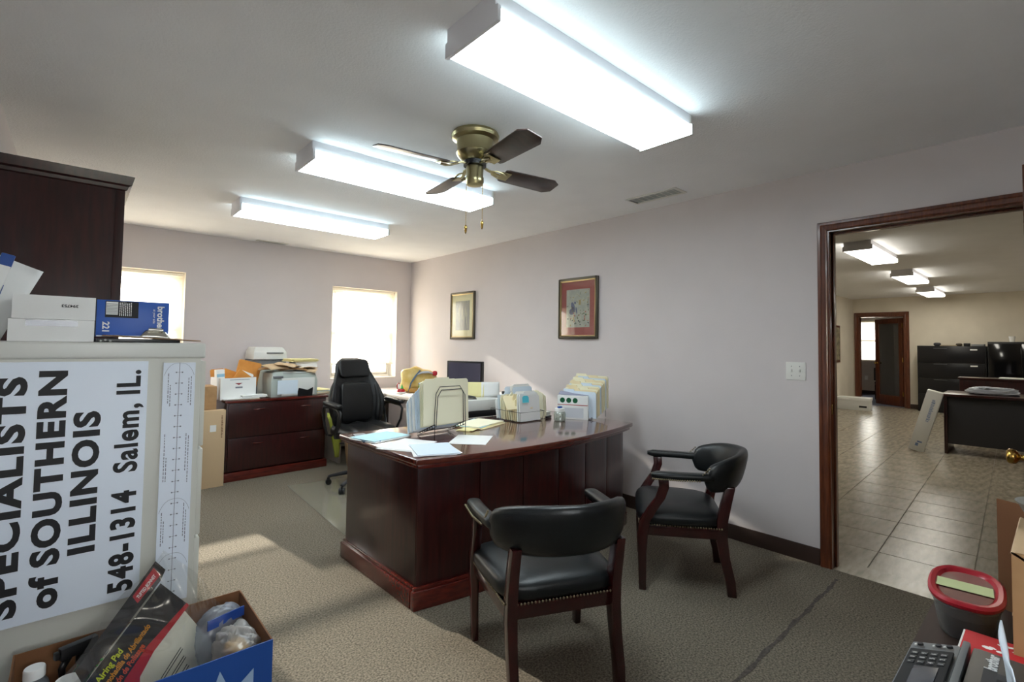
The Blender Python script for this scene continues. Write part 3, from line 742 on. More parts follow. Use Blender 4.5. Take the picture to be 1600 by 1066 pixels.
vtext('SPECIALISTS', -.100, .530, 1.210, CS, sg, .045)
vtext('of SOUTHERN', -.014, .533, 1.226, CS, sg, .045)
vtext('ILLINOIS', .066, .672, 1.100, CS, sg, .045)
vtext('548-1314', .163, .527, .842, CS, sg, .04)
vtext('Salem, IL.', .163, .900, 1.224, CS, sg, .03)
sp = thing('ruled_paper_strip', 'long white printed paper strip with a dotted centre line, right of the sign', 'paper', (0, SY, 0))
BX('sheet', SIGNW, sp, .225, .316, -.0002, 0.0035, .45, 1.246)
pm = MB(); pm.box(.2695, .2710, -.0008, -.0002, .45, 1.246)
for i in range(21):
    z = 1.213-i*.0365
    for s in (-1, 1): pm.se(.0024, .0006, .0024, 1, 1, 8, 4, T(.2703+s*.0085, -.0005, z)); 
    pm.box(.264, .2765, -.0007, -.0002, z-.0004, z+.0004)
for zc in (1.235, .78, .60):
    n = 14; q = [(.2703+.042*math.cos(PI*i/n), -.0005, zc-.002+.012*math.sin(PI*i/n)-.03*abs(math.cos(PI*i/n))**3) for i in range(n+1)]
    pm.tube(q, .0005, 4)
pm.build('printed_line', INKG, sp)
for (x, z, s) in ((.240, 1.12, .0062), (.247, 1.13, .005), (.300, 1.12, .0062), (.307, 1.13, .0055), (.236, .86, .0065), (.243, .84, .0055), (.296, .86, .006), (.303, .82, .0065), (.236, .66, .006), (.242, .65, .005), (.297, .66, .006), (.303, .65, .005)):
    pass
for (x, z0, z1) in ((.240, 1.11, 1.20), (.246, 1.10, 1.17), (.298, 1.11, 1.19), (.305, 1.10, 1.20), (.236, .85, 1.0), (.242, .85, .93), (.296, .88, 1.0), (.303, .84, 1.0), (.236, .64, .74), (.242, .65, .72), (.297, .66, .76), (.303, .64, .74)):
    tk = MB(); z = z0; rr = random.Random(int(x*1e4+z0*99))
    while z < z1:
        l = rr.uniform(.004, .012); tk.box(x-.0011, x+.0011, -.0006, -.0002, z, z+l); z += l+.003
    tk.build('printed_line', INKG, sp)

# ---- things on top of the file cabinet
TZ = CH_+.0005
wb = thing('white_carton', 'white two-tier cardboard carton with glossy tape on the file cabinet', 'box', (-.050, 2.095, TZ), R(1))
BX('lower_box', PAPER, wb, -.096, .094, -.08, .08, 0, .066, .001)
BX('upper_box', PAPER, wb, -.090, .095, -.075, .075, .067, .138, .001)
MB().box(-.06, .055, -.0812, -.0802, .046, .064).build('tape', thin('gloss_tape', (236, 236, 240), .8, .3, .4), wb)
text('printed_number', '394753', .012, INK, wb, T(.055, -.0756, .113) @ STAND @ Matrix.Rotation(PI, 4, 'Z'), 1.1, .02)
bb_ = thing('toner_box', 'blue toner carton with white sideways lettering on the file cabinet', 'box', (.145, 2.10, TZ+.018), R(-1.5))
BX('carton', BLUEBX, bb_, -.094, .096, -.06, .06, 0, .118, .001)
BX('end_face', DGREY, bb_, -.1045, -.0945, -.058, .06, 0, .116)
BX('bottom_stripe', PAPER, bb_, -.092, .096, -.0608, -.06, 0, .004)
BX('label_patch', INK, bb_, -.073, .012, -.0606, -.06, .062, .115)
BX('barcode_patch', PAPER, bb_, -.071, -.041, -.0612, -.0606, .071, .112)
q = MB()
for i in range(7): q.box(-.070, -.042, -.0616, -.0612, .075+i*.005, .0762+i*.005)
q.build('barcode', INK, bb_)
q = MB(); rr = random.Random(2)
for i in range(7):
    x = -.037+i*.0048; z = .068
    while z < .11:
        l = rr.uniform(.004, .01); q.box(x, x+.002, -.0610, -.0606, z, min(z+l, .112)); z += l+.0015
q.build('small_print', PAPER, bb_)
def dtext(body, x, z, size, parent, y, col, bold=.02):   # reads downwards
    return text('lettering', body, size, col, parent, T(x, y, z) @ STAND @ Matrix.Rotation(-PI/2, 4, 'Z'), 1.0, bold)
dtext('brother', .064, .105, .026, bb_, -.0605, PAPER, .03)
dtext('at your side', .052, .094, .010, bb_, -.0605, PAPER, .0)
dtext('221', -.078, .048, .024, bb_, -.0605, PAPER, .03)
# calculator-like black box under the clipboard
kb = thing('black_keypad', 'flat black keypad with pale keys under the clipboard', 'keypad', (.15, 2.03, TZ), R(2))
BX('body', BLK, kb, -.10, .12, -.025, .15, 0, .012, .002)
for i in range(3):
    for j in range(3): MB().se(.004, .003, .003, 1, 1, 8, 5, T(-.09+i*.012, -.026+0*j, .004+j*.0+.003*(i % 2))).build('key', PAPER, kb)
cb = thing('clipboard', 'brown hardboard clipboard with metal clip and loose sheets on the file cabinet', 'clipboard', (.185, 2.055, TZ+.0135), R(1), rx=R(0), ry=R(3))
BX('board', mat('hardboard', (150, 112, 72), .6), cb, -.12, .145, -.05, .10, 0, .003, .001)
for i in range(3): BX('sheet', PAPER, cb, -.11+.01*i, .10-.012*i, -.05-.004*i, .09, .0032+i*.0006, .0036+i*.0006, M=T(0, 0, 0, R(-2+2*i)))
cl = MB(); cl.grid(lambda u, v: (.016+(u-.5)*(.085-.03*v), -.035+.012*v, .004+.022*v+.008*math.sin(PI*u)*v), 12, 5)
cl = cl.build('clip', CHROME, cb, solid=.001, smooth=True)
MB().cyl(.006, -.02, .02, 12, T(.016, -.03, .03, 0, 0, R(90))).build('spring', CHROME, cl, smooth='auto')
# upright papers and binders at the left end of the cabinet
rr = random.Random(9)
def sheet(name, m, label, cat, loc, w, h, rz, rx, ry, th=.002, group=None, curl=.0):
    g = MB().grid(lambda u, v: ((u-.5)*w, curl*math.sin(PI*u)+curl*.6*v*v, v*h), 8, 6)
    o = g.build(name, m, None, solid=th, smooth=True); put(o, loc, rz, rx, ry); tag(o, label, cat, group); return o
sheet('paper_folder', PAPER, 'white folder leaning on the file cabinet, rearmost of the leaning papers', 'folder', (-.225, 2.16, TZ+.012), .11, .25, R(8), 0, R(22), .004, None, .006)
sheet('paper_folder', PRNW, 'pale folder with an angled corner, standing next to the white carton', 'folder', (-.175, 2.19, TZ+.03), .10, .19, R(-6), 0, R(-32), .003, None, .004)
bd = thing('blue_binder', 'blue and white narrow binder leaning at the left end of the file cabinet', 'binder', (-.215, 2.06, TZ+.008), R(6), None, 0, R(14))
BX('cover', PAPER, bd, -.014, .014, -.05, .04, 0, .235, .003); BX('spine_cap', BLUEB2, bd, -.015, .015, -.051, .04, .215, .25, .003); BX('spine_strip', BLUEB2, bd, .014, .0155, -.052, -.02, 0, .16)
sheet('paper_tab', YELL, 'small yellow tab sheet sticking up among the leaning folders', 'paper', (-.135, 2.20, TZ+.19), .022, .05, R(5), 0, R(-12), .001)
sheet('dark_booklet', DGREY, 'dark booklet sticking up behind the white folders', 'booklet', (-.20, 2.21, TZ+.02), .06, .23, R(5), 0, R(14), .006)
# ------------------------------------------------------------------ carton of cleaning goods, lower left
BXZ = .45
bx = thing('supply_carton', 'open blue-printed cardboard carton of cleaning goods, lower left', 'box', (.186, 1.745, 0))
hx, hy, th = .280, .19, .004
def wallp(nm, m, x0, x1, y0, y1, z0, z1): return BX(nm, m, bx, x0, x1, y0, y1, z0, z1)
wallp('front_panel', BLUEB2, -hx, hx, -hy, -hy+th, 0, BXZ); wallp('back_panel', KRAFTD, -hx, hx, hy-th, hy, 0, BXZ)
wallp('side_panel', KRAFTD, -hx, -hx+th, -hy+th, hy-th, 0, BXZ); wallp('side_panel', KRAFTD, hx-th, hx, -hy+th, hy-th, 0, BXZ)
wallp('bottom_panel', KRAFTD, -hx+th, hx-th, -hy+th, hy-th, 0, .01)
wallp('packing_sheet', KRAFTD, -hx+th+.002, hx-th-.002, -hy+th+.002, hy-th-.002, .24, .246)
MB().add([(0, 0, 0), (.13, .05, 0), (.13, .10, 0), (.075, .055, 0), (.045, .125, 0)], [(0, 1, 2, 3, 4)], T(.10, -hy-.0008, .29) @ STAND).build('printed_panel', mat('print_grey_blue', (150, 176, 206), .5), bx)
MB().box(-.10, -.05, -hy-.001, -hy, .30, .40).build('printed_panel', mat('print_grey_blue', (150, 176, 206), .5), bx)
PZ = .2465
# bonnet package (big pad bag): thick pillow, printed card, header
pk = thing('pad_package', 'clear bag with airing pad and black and red printed card, standing in the blue carton', 'package', (.120, 1.735, .335), R(6), None, R(-30), R(52))
pk.scale = (1.15, 1.15, 1.15)
# local frame: X across, Z up the face, -Y faces the viewer
MB().se(.155, .028, .125, .5, .45, 32, 16, T(.075, .02, .085)).build('polishing_pad', mat('wool_pad', (222, 216, 196), .95, c2=(206, 198, 176), scale=30, bump=.4, bscale=90), pk, smooth=True)
def face(poly, m, y, nm='printed_card', th=.0006):
    return MB().prism([(x, z) for x, z in poly], 0, th, T(0, y, 0) @ STAND).build(nm, m, pk)
face([(-.098, -.01), (.22, -.04), (.245, .12), (.16, .20), (-.03, .225), (-.098, .225)], CLOUD if False else mat('cream_print', (224, 218, 200), .6), -.012)
face([(-.098, -.01), (-.02, -.018), (-.01, .04), (.002, .235), (-.098, .232)], INK, -.0135)
arc = [(.035, .235), (.018, .10), (.022, .05), (.045, .018), (.08, .01), (.118, .03)]
face([(.000, .236), (-.024, .11), (-.022, .035), (.005, -.015), (.09, -.035), (.17, -.025), (.20, .0), (.185, .02), (.12, .0), (.05, .012), (.008, .055), (.0, .11), (.010, .235)], REDP, -.0142)
face([(-.02, -.022), (.20, -.044), (.18, -.028), (.09, -.037), (.005, -.018), (-.024, .035), (-.027, .07)], INK, -.0147)
face([(.185, .0), (.228, -.018), (.248, .11), (.215, .05)], INK, -.0150)
def ptext(b, x, z, s, col, sx=.8): return text('lettering', b, s, col, pk, T(x, -.0152, z) @ STAND @ Matrix.Rotation(PI/2, 4, 'Z'), sx, .025, depth=.0003)
ptext('Airing Pad', -.070, .005, .022, YELI, .78); ptext('Almohadilla de Abrillantado', -.049, .0, .021, mat('amber_ink', (226, 150, 30), .5), .62); ptext('Tampón de Polissage', -.029, -.006, .021, mat('red_orange_ink', (224, 84, 36), .5), .64)
for i in range(3):
    q = MB(); z = .07
    for r_ in range(2):
        x = .060+i*.022+r_*.007; q.box(x, x+.0018, -.0150, -.0142, .075-.002*i, .15-.01*i)
    q.build('small_print', INK, pk)
    face([(.058+i*.022, .05-.002*i), (.072+i*.022, .05-.002*i), (.065+i*.022, .066-.002*i)], (YELI, ORANGE, mat('red_orange_ink', (0, 0, 0)))[i], -.0152, 'printed_mark')
face([(-.138, .0), (-.106, -.01), (-.104, .235), (-.112, .262), (-.15, .262)], INK, -.016, 'header_card')
face([(-.140, .17), (-.118, .166), (-.115, .245), (-.143, .247)], REDP, -.0172, 'header_stripe')
text('lettering', 'TUFTED BONNET', .0125, PAPER, pk, T(-.123, -.0180, .174) @ STAND @ Matrix.Rotation(PI/2, 4, 'Z'), .62, .02, depth=.0003)
bagm = MB(); bagm.grid(lambda u, v: (-.16+.40*u+.01*math.sin(9*v), -.020-.010*math.sin(PI*u)*math.sin(PI*v)+.004*math.sin(17*u+3*math.sin(7*v))*math.sin(11*v), -.045+.335*v+.012*math.sin(6*u)), 44, 44)
bagm.build('plastic_wrap', thin('shiny_wrap', (245, 246, 245), .86, .1, .85), pk, smooth=True)
# zip bags
def crumple(name, m, label, cat, loc, a, b, c, seed, amp=.12, group=None, rz=0, rx=0):
    rr = random.Random(seed); ph = [(rr.uniform(3, 9), rr.uniform(3, 9), rr.uniform(3, 9), rr.uniform(0, 6)) for _ in range(6)]
    mb = MB(); mb.se(1, 1, 1, .7, .7, 40, 22)
    for i, (x, y, z) in enumerate(mb.v):
        d = 1+amp*sum(abs(math.sin(p*x+q*y+r*z+s))-.6 for p, q, r, s in ph)/2
        mb.v[i] = (x*a*d, y*b*d, z*c*d)
    o = mb.build(name, m, None, smooth=True); put(o, loc, rz, rx); tag(o, label, cat, group); return o
zb = crumple('zip_bag', thin('zip_film', (222, 228, 238), .74, .3, .3), 'clear zip bag with blue top band in the right corner of the blue carton', 'bag', (.385, 1.84, .36), .065, .04, .095, 5, .12, None, .3)
BX('zip_band', thin('zip_blue', (50, 100, 200), .35, .2, .3), zb, -.055, .06, -.036, -.032, .055, .085)
z2 = crumple('plastic_bag', thin('bag_film', (236, 234, 232), .64, .28, .3), 'crumpled clear bag with a yellow item at the right end of the blue carton', 'bag', (.405, 1.70, .36), .055, .08, .075, 8, .2, None, .1)
MB().se(.03, .05, .02, .7, .7, 16, 8, T(-.005, -.02, .03)).build('yellow_item', mat('mustard', (214, 168, 60), .6), z2, smooth=True)
crumple('plastic_bag', thin('bag_film2', (206, 200, 206), .4, .15, .5), 'crumpled clear bag in the front left of the blue carton', 'bag', (.10, 1.60, .36), .06, .035, .075, 11, .22)
# bottles
def bottle(label, loc, r, h, body, cap, capr, caph, group=None, nm='bottle'):
    t = thing(nm, label, 'bottle', loc, 0, group)
    MB().lathe([(r*.92, 0), (r, .006), (r, h*.75), (r*.85, h*.88), (capr*.9, h*.95), (capr*.9, h)], 26).build('body', body, t, smooth='auto')
    MB().lathe([(capr, h-.004), (capr, h+caph-.004), (capr*.92, h+caph), (capr*.3, h+caph)], 26).build('cap', cap, t, smooth='auto')
    return t
bottle('bottle with white screw cap at the left end of the blue carton', (-.048, 1.865, PZ), .034, .165, mat('grey_bottle', (104, 108, 112), .35), PAPER, .023, .022)
bottle('pink-bodied bottle with white lid in the carton, right of the other capped bottle', (.020, 1.770, PZ), .034, .165, mat('pink_bottle', (176, 84, 110), .35), PAPER, .028, .01)
sb = thing('spray_bottle', 'green bottle with black trigger sprayer in the blue carton', 'spray bottle', (.052, 1.875, PZ-.003), R(200))
MB().lathe([(.034, 0), (.037, .01), (.037, .09), (.03, .125), (.014, .15), (.014, .165)], 24).build('body', DKGREEN, sb, smooth='auto')
h_ = MB(); h_.cyl(.017, .16, .185, 18); h_.box(-.03, .055, -.012, .012, .19, .222); h_.box(-.012, .012, -.01, .01, .18, .195); h_.box(.055, .066, -.009, .009, .196, .216)
h_.build('sprayer_head', BLK, sb, bevel=.004)
MB().tube([(.035, 0, .19), (.048, 0, .165), (.046, 0, .14), (.035, 0, .12)], [.008, .007, .006, .005], 8, flat=(.7, 1.3)).build('trigger', BLK, sb, smooth=True)
br_ = thing('scrub_brush', 'green-bristled scrub brush beside the spray bottle in the carton', 'brush', (.078, 1.80, PZ+.03), R(0), None, 0, R(6))
BX('brush_block', DGREY, br_, 0, .022, -.02, .02, 0, .17, .006)
for j in range(10): MB().lathe([(.0045, 0), (.003, .012), (.0008, .02)], 7, T(0, -.012, .012+j*.016, 0, 0, R(-70))).build('bristle', GREEN, br_)
# dark tote at the very left edge
dt = thing('dark_tote', 'dark grey tote edge at the lower left corner of the photo', 'tote', (-.215, 1.62, 0), R(4))
BX('tote_body', DGREY, dt, -.075, .085, -.19, .17, 0, .50, .012)
MB().box(-.08, .09, -.195, .175, .485, .505).build('rim', BLKM, dt, bevel=.006)

# ------------------------------------------------------------------ table at the lower right with fax, container, carton
TT = .75
tb = thing('side_table', 'dark brown table in the lower right corner holding the fax machine', 'table', (.9, -.2, 0))
TBW = mat('table_brown', (58, 36, 28), .6, c2=(42, 25, 19), scale=6, stretch=(.8, 7, 7))
BX('tabletop', TBW, tb, -.55, .70, -.55, .408, .722, .75, .004)
for x in (-.50, .62):
    for y_ in (-.50, .34): BX('leg', DGREY, tb, x, x+.045, y_, y_+.045, 0, .722, .004)
BX('apron', TBW, tb, -.455, .62, .355, .375, .64, .722); BX('apron', TBW, tb, -.455, .62, -.49, -.47, .64, .722)
# oval lidded container
ct = thing('food_container', 'clear oval plastic container with red lid on the brown table', 'container', (1.405, .143, TT), R(4))
def oval(rx, ry, z, n=40, e=.75): return [(rx*math.copysign(abs(math.cos(a))**e, math.cos(a)), ry*math.copysign(abs(math.sin(a))**e, math.sin(a)), z) for a in [2*PI*q/n for q in range(n)]]
ca, cb_ = .108, .056
ct.scale = (1, 1, .78)
MB().loft([oval(ca*.72, cb_*.72, .001), oval(ca*.78, cb_*.78, .006), oval(ca*.97, cb_*.97, .088), oval(ca*1.02, cb_*1.02, .09), oval(ca*1.02, cb_*1.02, .095)]).build('tub', CLOUD, ct, smooth='auto')
MB().loft([oval(ca*.70, cb_*.70, .004), oval(ca*.86, cb_*.86, .06)]).build('contents', mat('dark_contents', (44, 40, 52), .6), ct, smooth='auto')
MB().loft([oval(ca*1.03, cb_*1.03, .0955), oval(ca*1.07, cb_*1.07, .1), oval(ca*1.07, cb_*1.07, .106), oval(ca*.99, cb_*.99, .111), oval(ca*.88, cb_*.86, .109), oval(ca*.82, cb_*.78, .102)]).build('lid', mat('red_lid', (176, 30, 48), .3), ct, smooth='auto')
MB().loft([oval(ca*.80, cb_*.76, .1022), oval(ca*.79, cb_*.75, .1030)]).build('lid_window', thin('lid_clear', (206, 160, 150), .35, .1, .4), ct, smooth='auto')
MB().grid(lambda u, v: (-.03+.05*u, -.045+.09*v, .1045+.006*math.sin(PI*u)*0+.004*abs(u-.5)), 8, 4, T(0, .004, 0, R(2))).build('paper_label', mat('pale_green_note', (214, 224, 170), .8), ct, solid=.0006)
# open brown carton at the frame edge
oc2 = thing('brown_carton', 'open brown cardboard carton at the right edge on the brown table', 'box', (1.33, -.078, TT), R(0))
hh = .235
for nm, b_ in (('side_panel', (-.14, .12, .138, .142)), ('side_panel', (-.14, .12, -.16, -.156)), ('side_panel', (.116, .12, -.156, .138)), ('side_panel', (-.14, -.136, -.156, .138))):
    BX(nm, KRAFT, oc2, b_[0], b_[1], b_[2], b_[3], 0, hh)
BX('bottom_panel', KRAFT, oc2, -.136, .116, -.156, .138, 0, .004)
MB().box(-.14, .12, 0, .045, -.002, .002, T(0, .142, hh, 0, R(-150))).build('flap', KRAFT2, oc2)
BX('packing_tape', KRAFT2, oc2, -.14, .12, .142, .1426, hh-.105, hh-.102)
pn = tag(BX('cardboard_sheet', KRAFTD, None, -.10, .10, -.002, .002, 0, .24), 'dark cardboard sheet standing behind the brown carton', 'cardboard'); put(pn, (1.52, .018, TT+.0005), R(60))
bowl = thing('clear_bowl', 'clear plastic bowl on top of the brown carton at the right edge', 'bowl', (1.36, .005, TT+hh+.0))
MB().lathe([(.03, .0), (.035, .002), (.058, .05), (.062, .055)], 28).build('bowl_body', CLOUD, bowl, smooth='auto')
# multifunction fax machine
fx = thing('fax_machine', 'black and grey multifunction fax machine in the lower right corner', 'fax machine', (.965, .0, TT), R(0))
FW = BLK
BX('base_body', DGREY, fx, -.28, .118, -.26, .175, 0, .075, .01)
pnl = MB().loft([[(-.28, .112, .072), (.118, .112, .072), (.118, .182, .060), (-.28, .182, .060)], [(-.28, .116, .104), (.112, .116, .102), (.112, .178, .082), (-.28, .178, .084)]]).build('control_panel', GREY, fx, bevel=.006)
PM = T(0, .116, .1035) @ Matrix.Rotation(-.31, 4, 'X')
BX('black_panel', BLKM, fx, -.27, .070, .004, .060, .0, .0035, .002, PM)
BX('screen', mat('lcd_grey', (86, 88, 94), .25), fx, -.055, .005, .014, .044, .0035, .005, .001, PM)
for i in range(4):
    for j in range(3): BX('key', mat('key_dark', (44, 46, 50), .4), fx, .014+j*.016, .025+j*.016, .009+i*.0125, .018+i*.0125, .0035, .0045, .0004, PM)
KY = ['1', '4', '7', '*', '2', '5', '8', '0', '3', '6', '9', '#']
for i in range(4):
    for j in range(3): text('lettering', KY[(j)*4+i] if False else '123456789*0#'[j*1+ (i)*3] , .009, PAPER, fx, PM @ T(.017+j*.016, .0105+i*.0125, .0047), .8, 0, .0001)
for x, nm in ((.074, 'dark'), (.094, 'dark')):
    pass
for y_ in (.012, .026, .05): MB().cyl(.004, .0, .003, 14, PM @ T(.09, y_, .001)).build('button', DGREY, fx)
for y_ in (.019, .033, .057): MB().box(.088, .094, y_-.0015, y_+.0015, .0, .0016, PM).build('button_mark', PAPER, fx)
BX('side_strip', GREY, fx, -.28, .120, .106, .1155, .075, .108, .003)
lid = BX('scanner_lid', BLK, fx, -.28, .105, -.25, .103, .076, .111, .008)
BX('feeder_recess', DGREY, fx, -.22, .035, -.20, .085, .1112, .1135, .002)
BX('feeder_tray', BLKM, fx, -.20, .01, -.19, .07, .114, .117, .002)
text('lettering', 'brother', .019, PAPER, fx, T(.042, .072, .1113), .85, .03, .0003)
bx2 = tag(BX('red_booklet', mat('red_booklet', (196, 34, 44), .5), None, -.085, .055, -.052, .052, 0, .012, .001), 'red booklet with white print behind the fax machine', 'booklet'); put(bx2, (1.165, .06, TT+.0), R(-10))
bx2.location = (1.175, .075, TT+.055); bx2.rotation_euler = (0, 0, 0); 
BX('page_block', PAPER, bx2, -.084, .054, .052, .0545, .001, .011)
q = MB(); rr = random.Random(3)
for i in range(9): q.se(rr.uniform(.003, .009), rr.uniform(.002, .006), .0004, 1, 1, 8, 4, T(rr.uniform(-.02, .045), rr.uniform(-.04, .035), .0123, rr.uniform(0, 3)))
q.build('printed_mark', PAPER, bx2)
su = tag(BX('black_cable_box', BLKM, None, -.07, .05, -.05, .05, 0, .054, .004), 'black box under the red booklet, mostly hidden', 'box'); put(su, (1.175, .06, TT), 0)
sheet('paper_sheet', PAPERB, 'white sheet standing at the right edge beside the fax machine', 'paper', (.975, .052, TT+.1115), .15, .06, R(7), R(-4), 0, .002, None, .006)
cbl = tag(MB().tube([(1.16, .045, TT+.12), (1.1, .06, TT+.135), (1.03, .035, TT+.15), (1.0, -.05, TT+.15)], .0035, 8).build('power_cord', BLK, None, smooth=True), 'black cord crossing the red booklet at the right edge', 'cord')
bpy.data.objects.remove(cbl)

# ------------------------------------------------------------------ corner worktop beyond the desk
CT = .735
ws = thing('corner_worktop', 'pale laminate worktop in the far right corner under the window', 'table', (0, 0, 0))
LAM = mat('pale_laminate', (214, 204, 194), .45)
BX('tabletop', LAM, ws, 2.20, 3.44, 5.262, 5.985, CT-.03, CT, .004)
ws2 = thing('side_worktop', 'pale laminate worktop along the right wall carrying the monitor', 'table', (0, 0, 0))
BX('tabletop', LAM, ws2, 2.72, 3.44, 3.35, 5.258, CT-.03, CT, .004)
for q_ in (5.20,): BX('end_panel', LAM, ws2, 2.79, 3.42, 5.20, 5.23, 0, CT-.03, .003)
BX('back_panel', mat('panel_greige', (166, 152, 146), .6), ws, 2.24, 2.70, 5.9, 5.92, .05, CT-.03); BX('end_panel', LAM, ws, 2.20, 2.23, 5.30, 5.95, 0, CT-.03, .003)
BX('end_panel', LAM, ws2, 2.79, 3.42, 3.37, 3.40, 0, CT-.03, .003); BX('side_panel', mat('panel_greige', (0, 0, 0)), ws2, 2.76, 2.78, 3.40, 5.24, .12, CT-.03, .003)
MB().cyl(.02, 0, CT-.03, 12, T(3.38, 5.31, 0)).build('leg', GREY, ws, smooth='auto')
def stack(label, x, y, z, w, d, n, rz, m=PAPER, th=.0035, seed=1, nm='paper_stack', jit=.012, cat='paper', ms=None):
    rr = random.Random(seed); t = thing(nm, label, cat, (x, y, z), rz)
    for i in range(n):
        g = MB().box(-w/2, w/2, -d/2, d/2, i*th+.0003, i*th+th-.0002, T(rr.uniform(-jit, jit), rr.uniform(-jit, jit), 0, R(rr.uniform(-5, 5))))
        g.build('sheet_bundle', ms[i % len(ms)] if ms else m, t)
    return t
stack('loose white papers spread on the corner worktop under the window', 2.50, 5.50, CT, .30, .38, 6, .4, seed=3, jit=.05)
stack('low paper stack at the front of the corner worktop', 2.88, 4.80, CT, .22, .3, 5, -.3, seed=5, jit=.02)
# snow globe-like ornament: red base, white and red figure
on = thing('ornament', 'small red, green and white ornament on a red base below the window', 'ornament', (2.85, 5.12, CT+.001))
MB().lathe([(.055, 0), (.06, .012), (.05, .022), (.01, .024)], 24).build('base', PAPER, on, smooth='auto')
MB().lathe([(.045, .024), (.05, .03), (.04, .055), (.01, .06)], 24).build('bow', REDP, on, smooth='auto')
MB().se(.018, .018, .022, 1, 1, 14, 8, T(-.03, 0, .078)).se(.013, .013, .013, 1, 1, 12, 8, T(-.03, 0, .108)).build('figure', PAPER, on, smooth=True)
MB().tube([(-.045, 0, .06), (-.05, .0, .1), (-.035, 0, .125), (-.015, 0, .115)], .006, 8).build('candy_cane', REDP, on, smooth=True)
MB().lathe([(.02, .06), (.014, .08), (.002, .11)], 12, T(.012, 0, 0)).build('tree', GREEN, on, smooth='auto')
BX('sill_tray', PAPER, None, 0, 0.001, 0, .001, 0, .001) if False else None
# colourful gift bag pile
gb = thing('gift_bag', 'bright gold, grey and red gift bag slumped in the far right corner', 'bag', (3.13, 5.20, CT), R(-38))
rr = random.Random(12)
GB = mat('gold_bag', (212, 176, 84), .5, c2=(232, 206, 140), scale=9)
mb = MB(); mb.se(1, 1, 1, .5, .6, 36, 20)
for i, (x, y, z) in enumerate(mb.v):
    d = 1+.05*math.sin(7*x+3*z)+.05*math.sin(5*z+4*y); mb.v[i] = (x*.24*d*(1-.12*(z+1)), y*.12*d, .15+.15*z*d*(1-.28*(x+.2)*(x > -.2)))
mb.build('bag_body', GB, gb, smooth=True)
def strip(pts, r, m, nm, fl=(1, .35)): MB().tube(pts, r, 8, flat=fl).build(nm, m, gb, smooth=True)
strip([(-.10, -.125, .02), (-.07, -.14, .12), (-.02, -.135, .20), (.03, -.12, .27)], [.018, .028, .032, .02], mat('steel_blue', (84, 112, 142), .5), 'blue_band')
strip([(.0, -.13, .22), (.06, -.14, .245), (.13, -.13, .25), (.19, -.11, .23)], [.02, .04, .04, .02], mat('pale_grey_fabric', (190, 194, 206), .7), 'grey_fold')
strip([(.02, -.135, .11), (.09, -.14, .13), (.16, -.13, .10)], [.03, .05, .03], mat('pale_grey_fabric', (0, 0, 0)), 'grey_fold')
MB().se(.03, .02, .03, .8, .8, 14, 8, T(.205, -.12, .235)).build('red_bow', REDP, gb, smooth=True)
MB().se(.03, .02, .035, .8, .8, 14, 8, T(.19, -.12, .13)).build('black_tag', BLK, gb, smooth=True)
MB().se(.02, .01, .02, .8, .8, 12, 8, T(.04, -.15, .08)).build('green_tag', GREEN, gb, smooth=True)
MB().se(.08, .02, .03, .6, .6, 16, 8, T(-.02, -.13, .03)).build('amber_band', mat('amber_fold', (186, 140, 70), .5), gb, smooth=True)
# monitor
mo = thing('monitor', 'flat black monitor on the worktop against the right wall', 'monitor', (3.15, 4.28, CT), R(-70))
BX('bezel', BLK, mo, -.225, .225, -.02, .02, .11, .405, .004)
BX('screen', mat('screen_off', (72, 70, 86), .22), mo, -.205, .205, -.0215, -.0195, .135, .387)
BX('back_shell', BLK, mo, -.15, .15, .02, .05, .16, .35, .01)
MB().box(-.03, .03, .01, .04, .01, .2).build('stand_neck', BLK, mo, bevel=.004)
MB().prism([(-.11, -.09), (.11, -.09), (.13, .0), (.10, .1), (-.10, .1), (-.13, 0)], 0, .012).build('stand_foot', BLK, mo, bevel=.003)
ph = thing('desk_phone', 'black desk phone partly hidden left of the monitor', 'phone', (3.17, 4.80, CT), R(-60))
MB().loft([[(-.09, -.1, 0), (.09, -.1, 0), (.09, .1, 0), (-.09, .1, 0)], [(-.088, -.095, .03), (.088, -.095, .03), (.088, .09, .095), (-.088, .09, .095)]]).build('phone_body', BLK, ph, bevel=.005)
MB().tube([(-.065, -.09, .055), (-.065, -.06, .085), (-.065, .05, .125), (-.065, .09, .12)], [.024, .016, .016, .024], 10).build('handset', BLK, ph, smooth=True)
stack('white papers leaning by the phone on the worktop', 2.95, 4.50, CT, .16, .22, 22, .7, seed=15, jit=.02)
stack('tilted pile of white mail right of the monitor', 3.02, 3.62, CT, .24, .34, 34, .25, seed=21, jit=.02, ms=[PAPER, PAPERB, PAPER])
# yellow folder standing and black stapler on the printer
pr2 = thing('paper_tray_printer', 'low white printer with black base behind the desk organizers', 'printer', (2.52, 3.34, 0), R(-4))
stn = thing('printer_stand', 'small pale stand under the white printer behind the desk', 'stand', (2.52, 3.34, 0), R(-4))
BX('stand_top', LAM, stn, -.25, .22, -.15, .18, .70, .725, .003)
for x in (-.23, .19):
    for y_ in (-.13, .15): BX('leg', LAM, stn, x, x+.02, y_, y_+.02, 0, .70)
BX('printer_base', BLK, pr2, -.22, .20, -.14, .16, .7255, .775, .006); BX('printer_body', PRNW, pr2, -.225, .205, -.145, .165, .776, .865, .012)
yf = sheet('yellow_folder', YELL, 'pale yellow folder propped behind the stapler', 'folder', (2.60, 3.40, .866), .17, .13, R(-38), R(-10), 0, .004, None, .004)
sheet('white_folder', PAPER, 'white folder propped right of the yellow one', 'folder', (2.72, 3.32, .866), .16, .13, R(-30), R(-8), 0, .004, None, .004)
sp_ = thing('stapler', 'black stapler on the white printer', 'stapler', (2.47, 3.29, .866), R(-38))
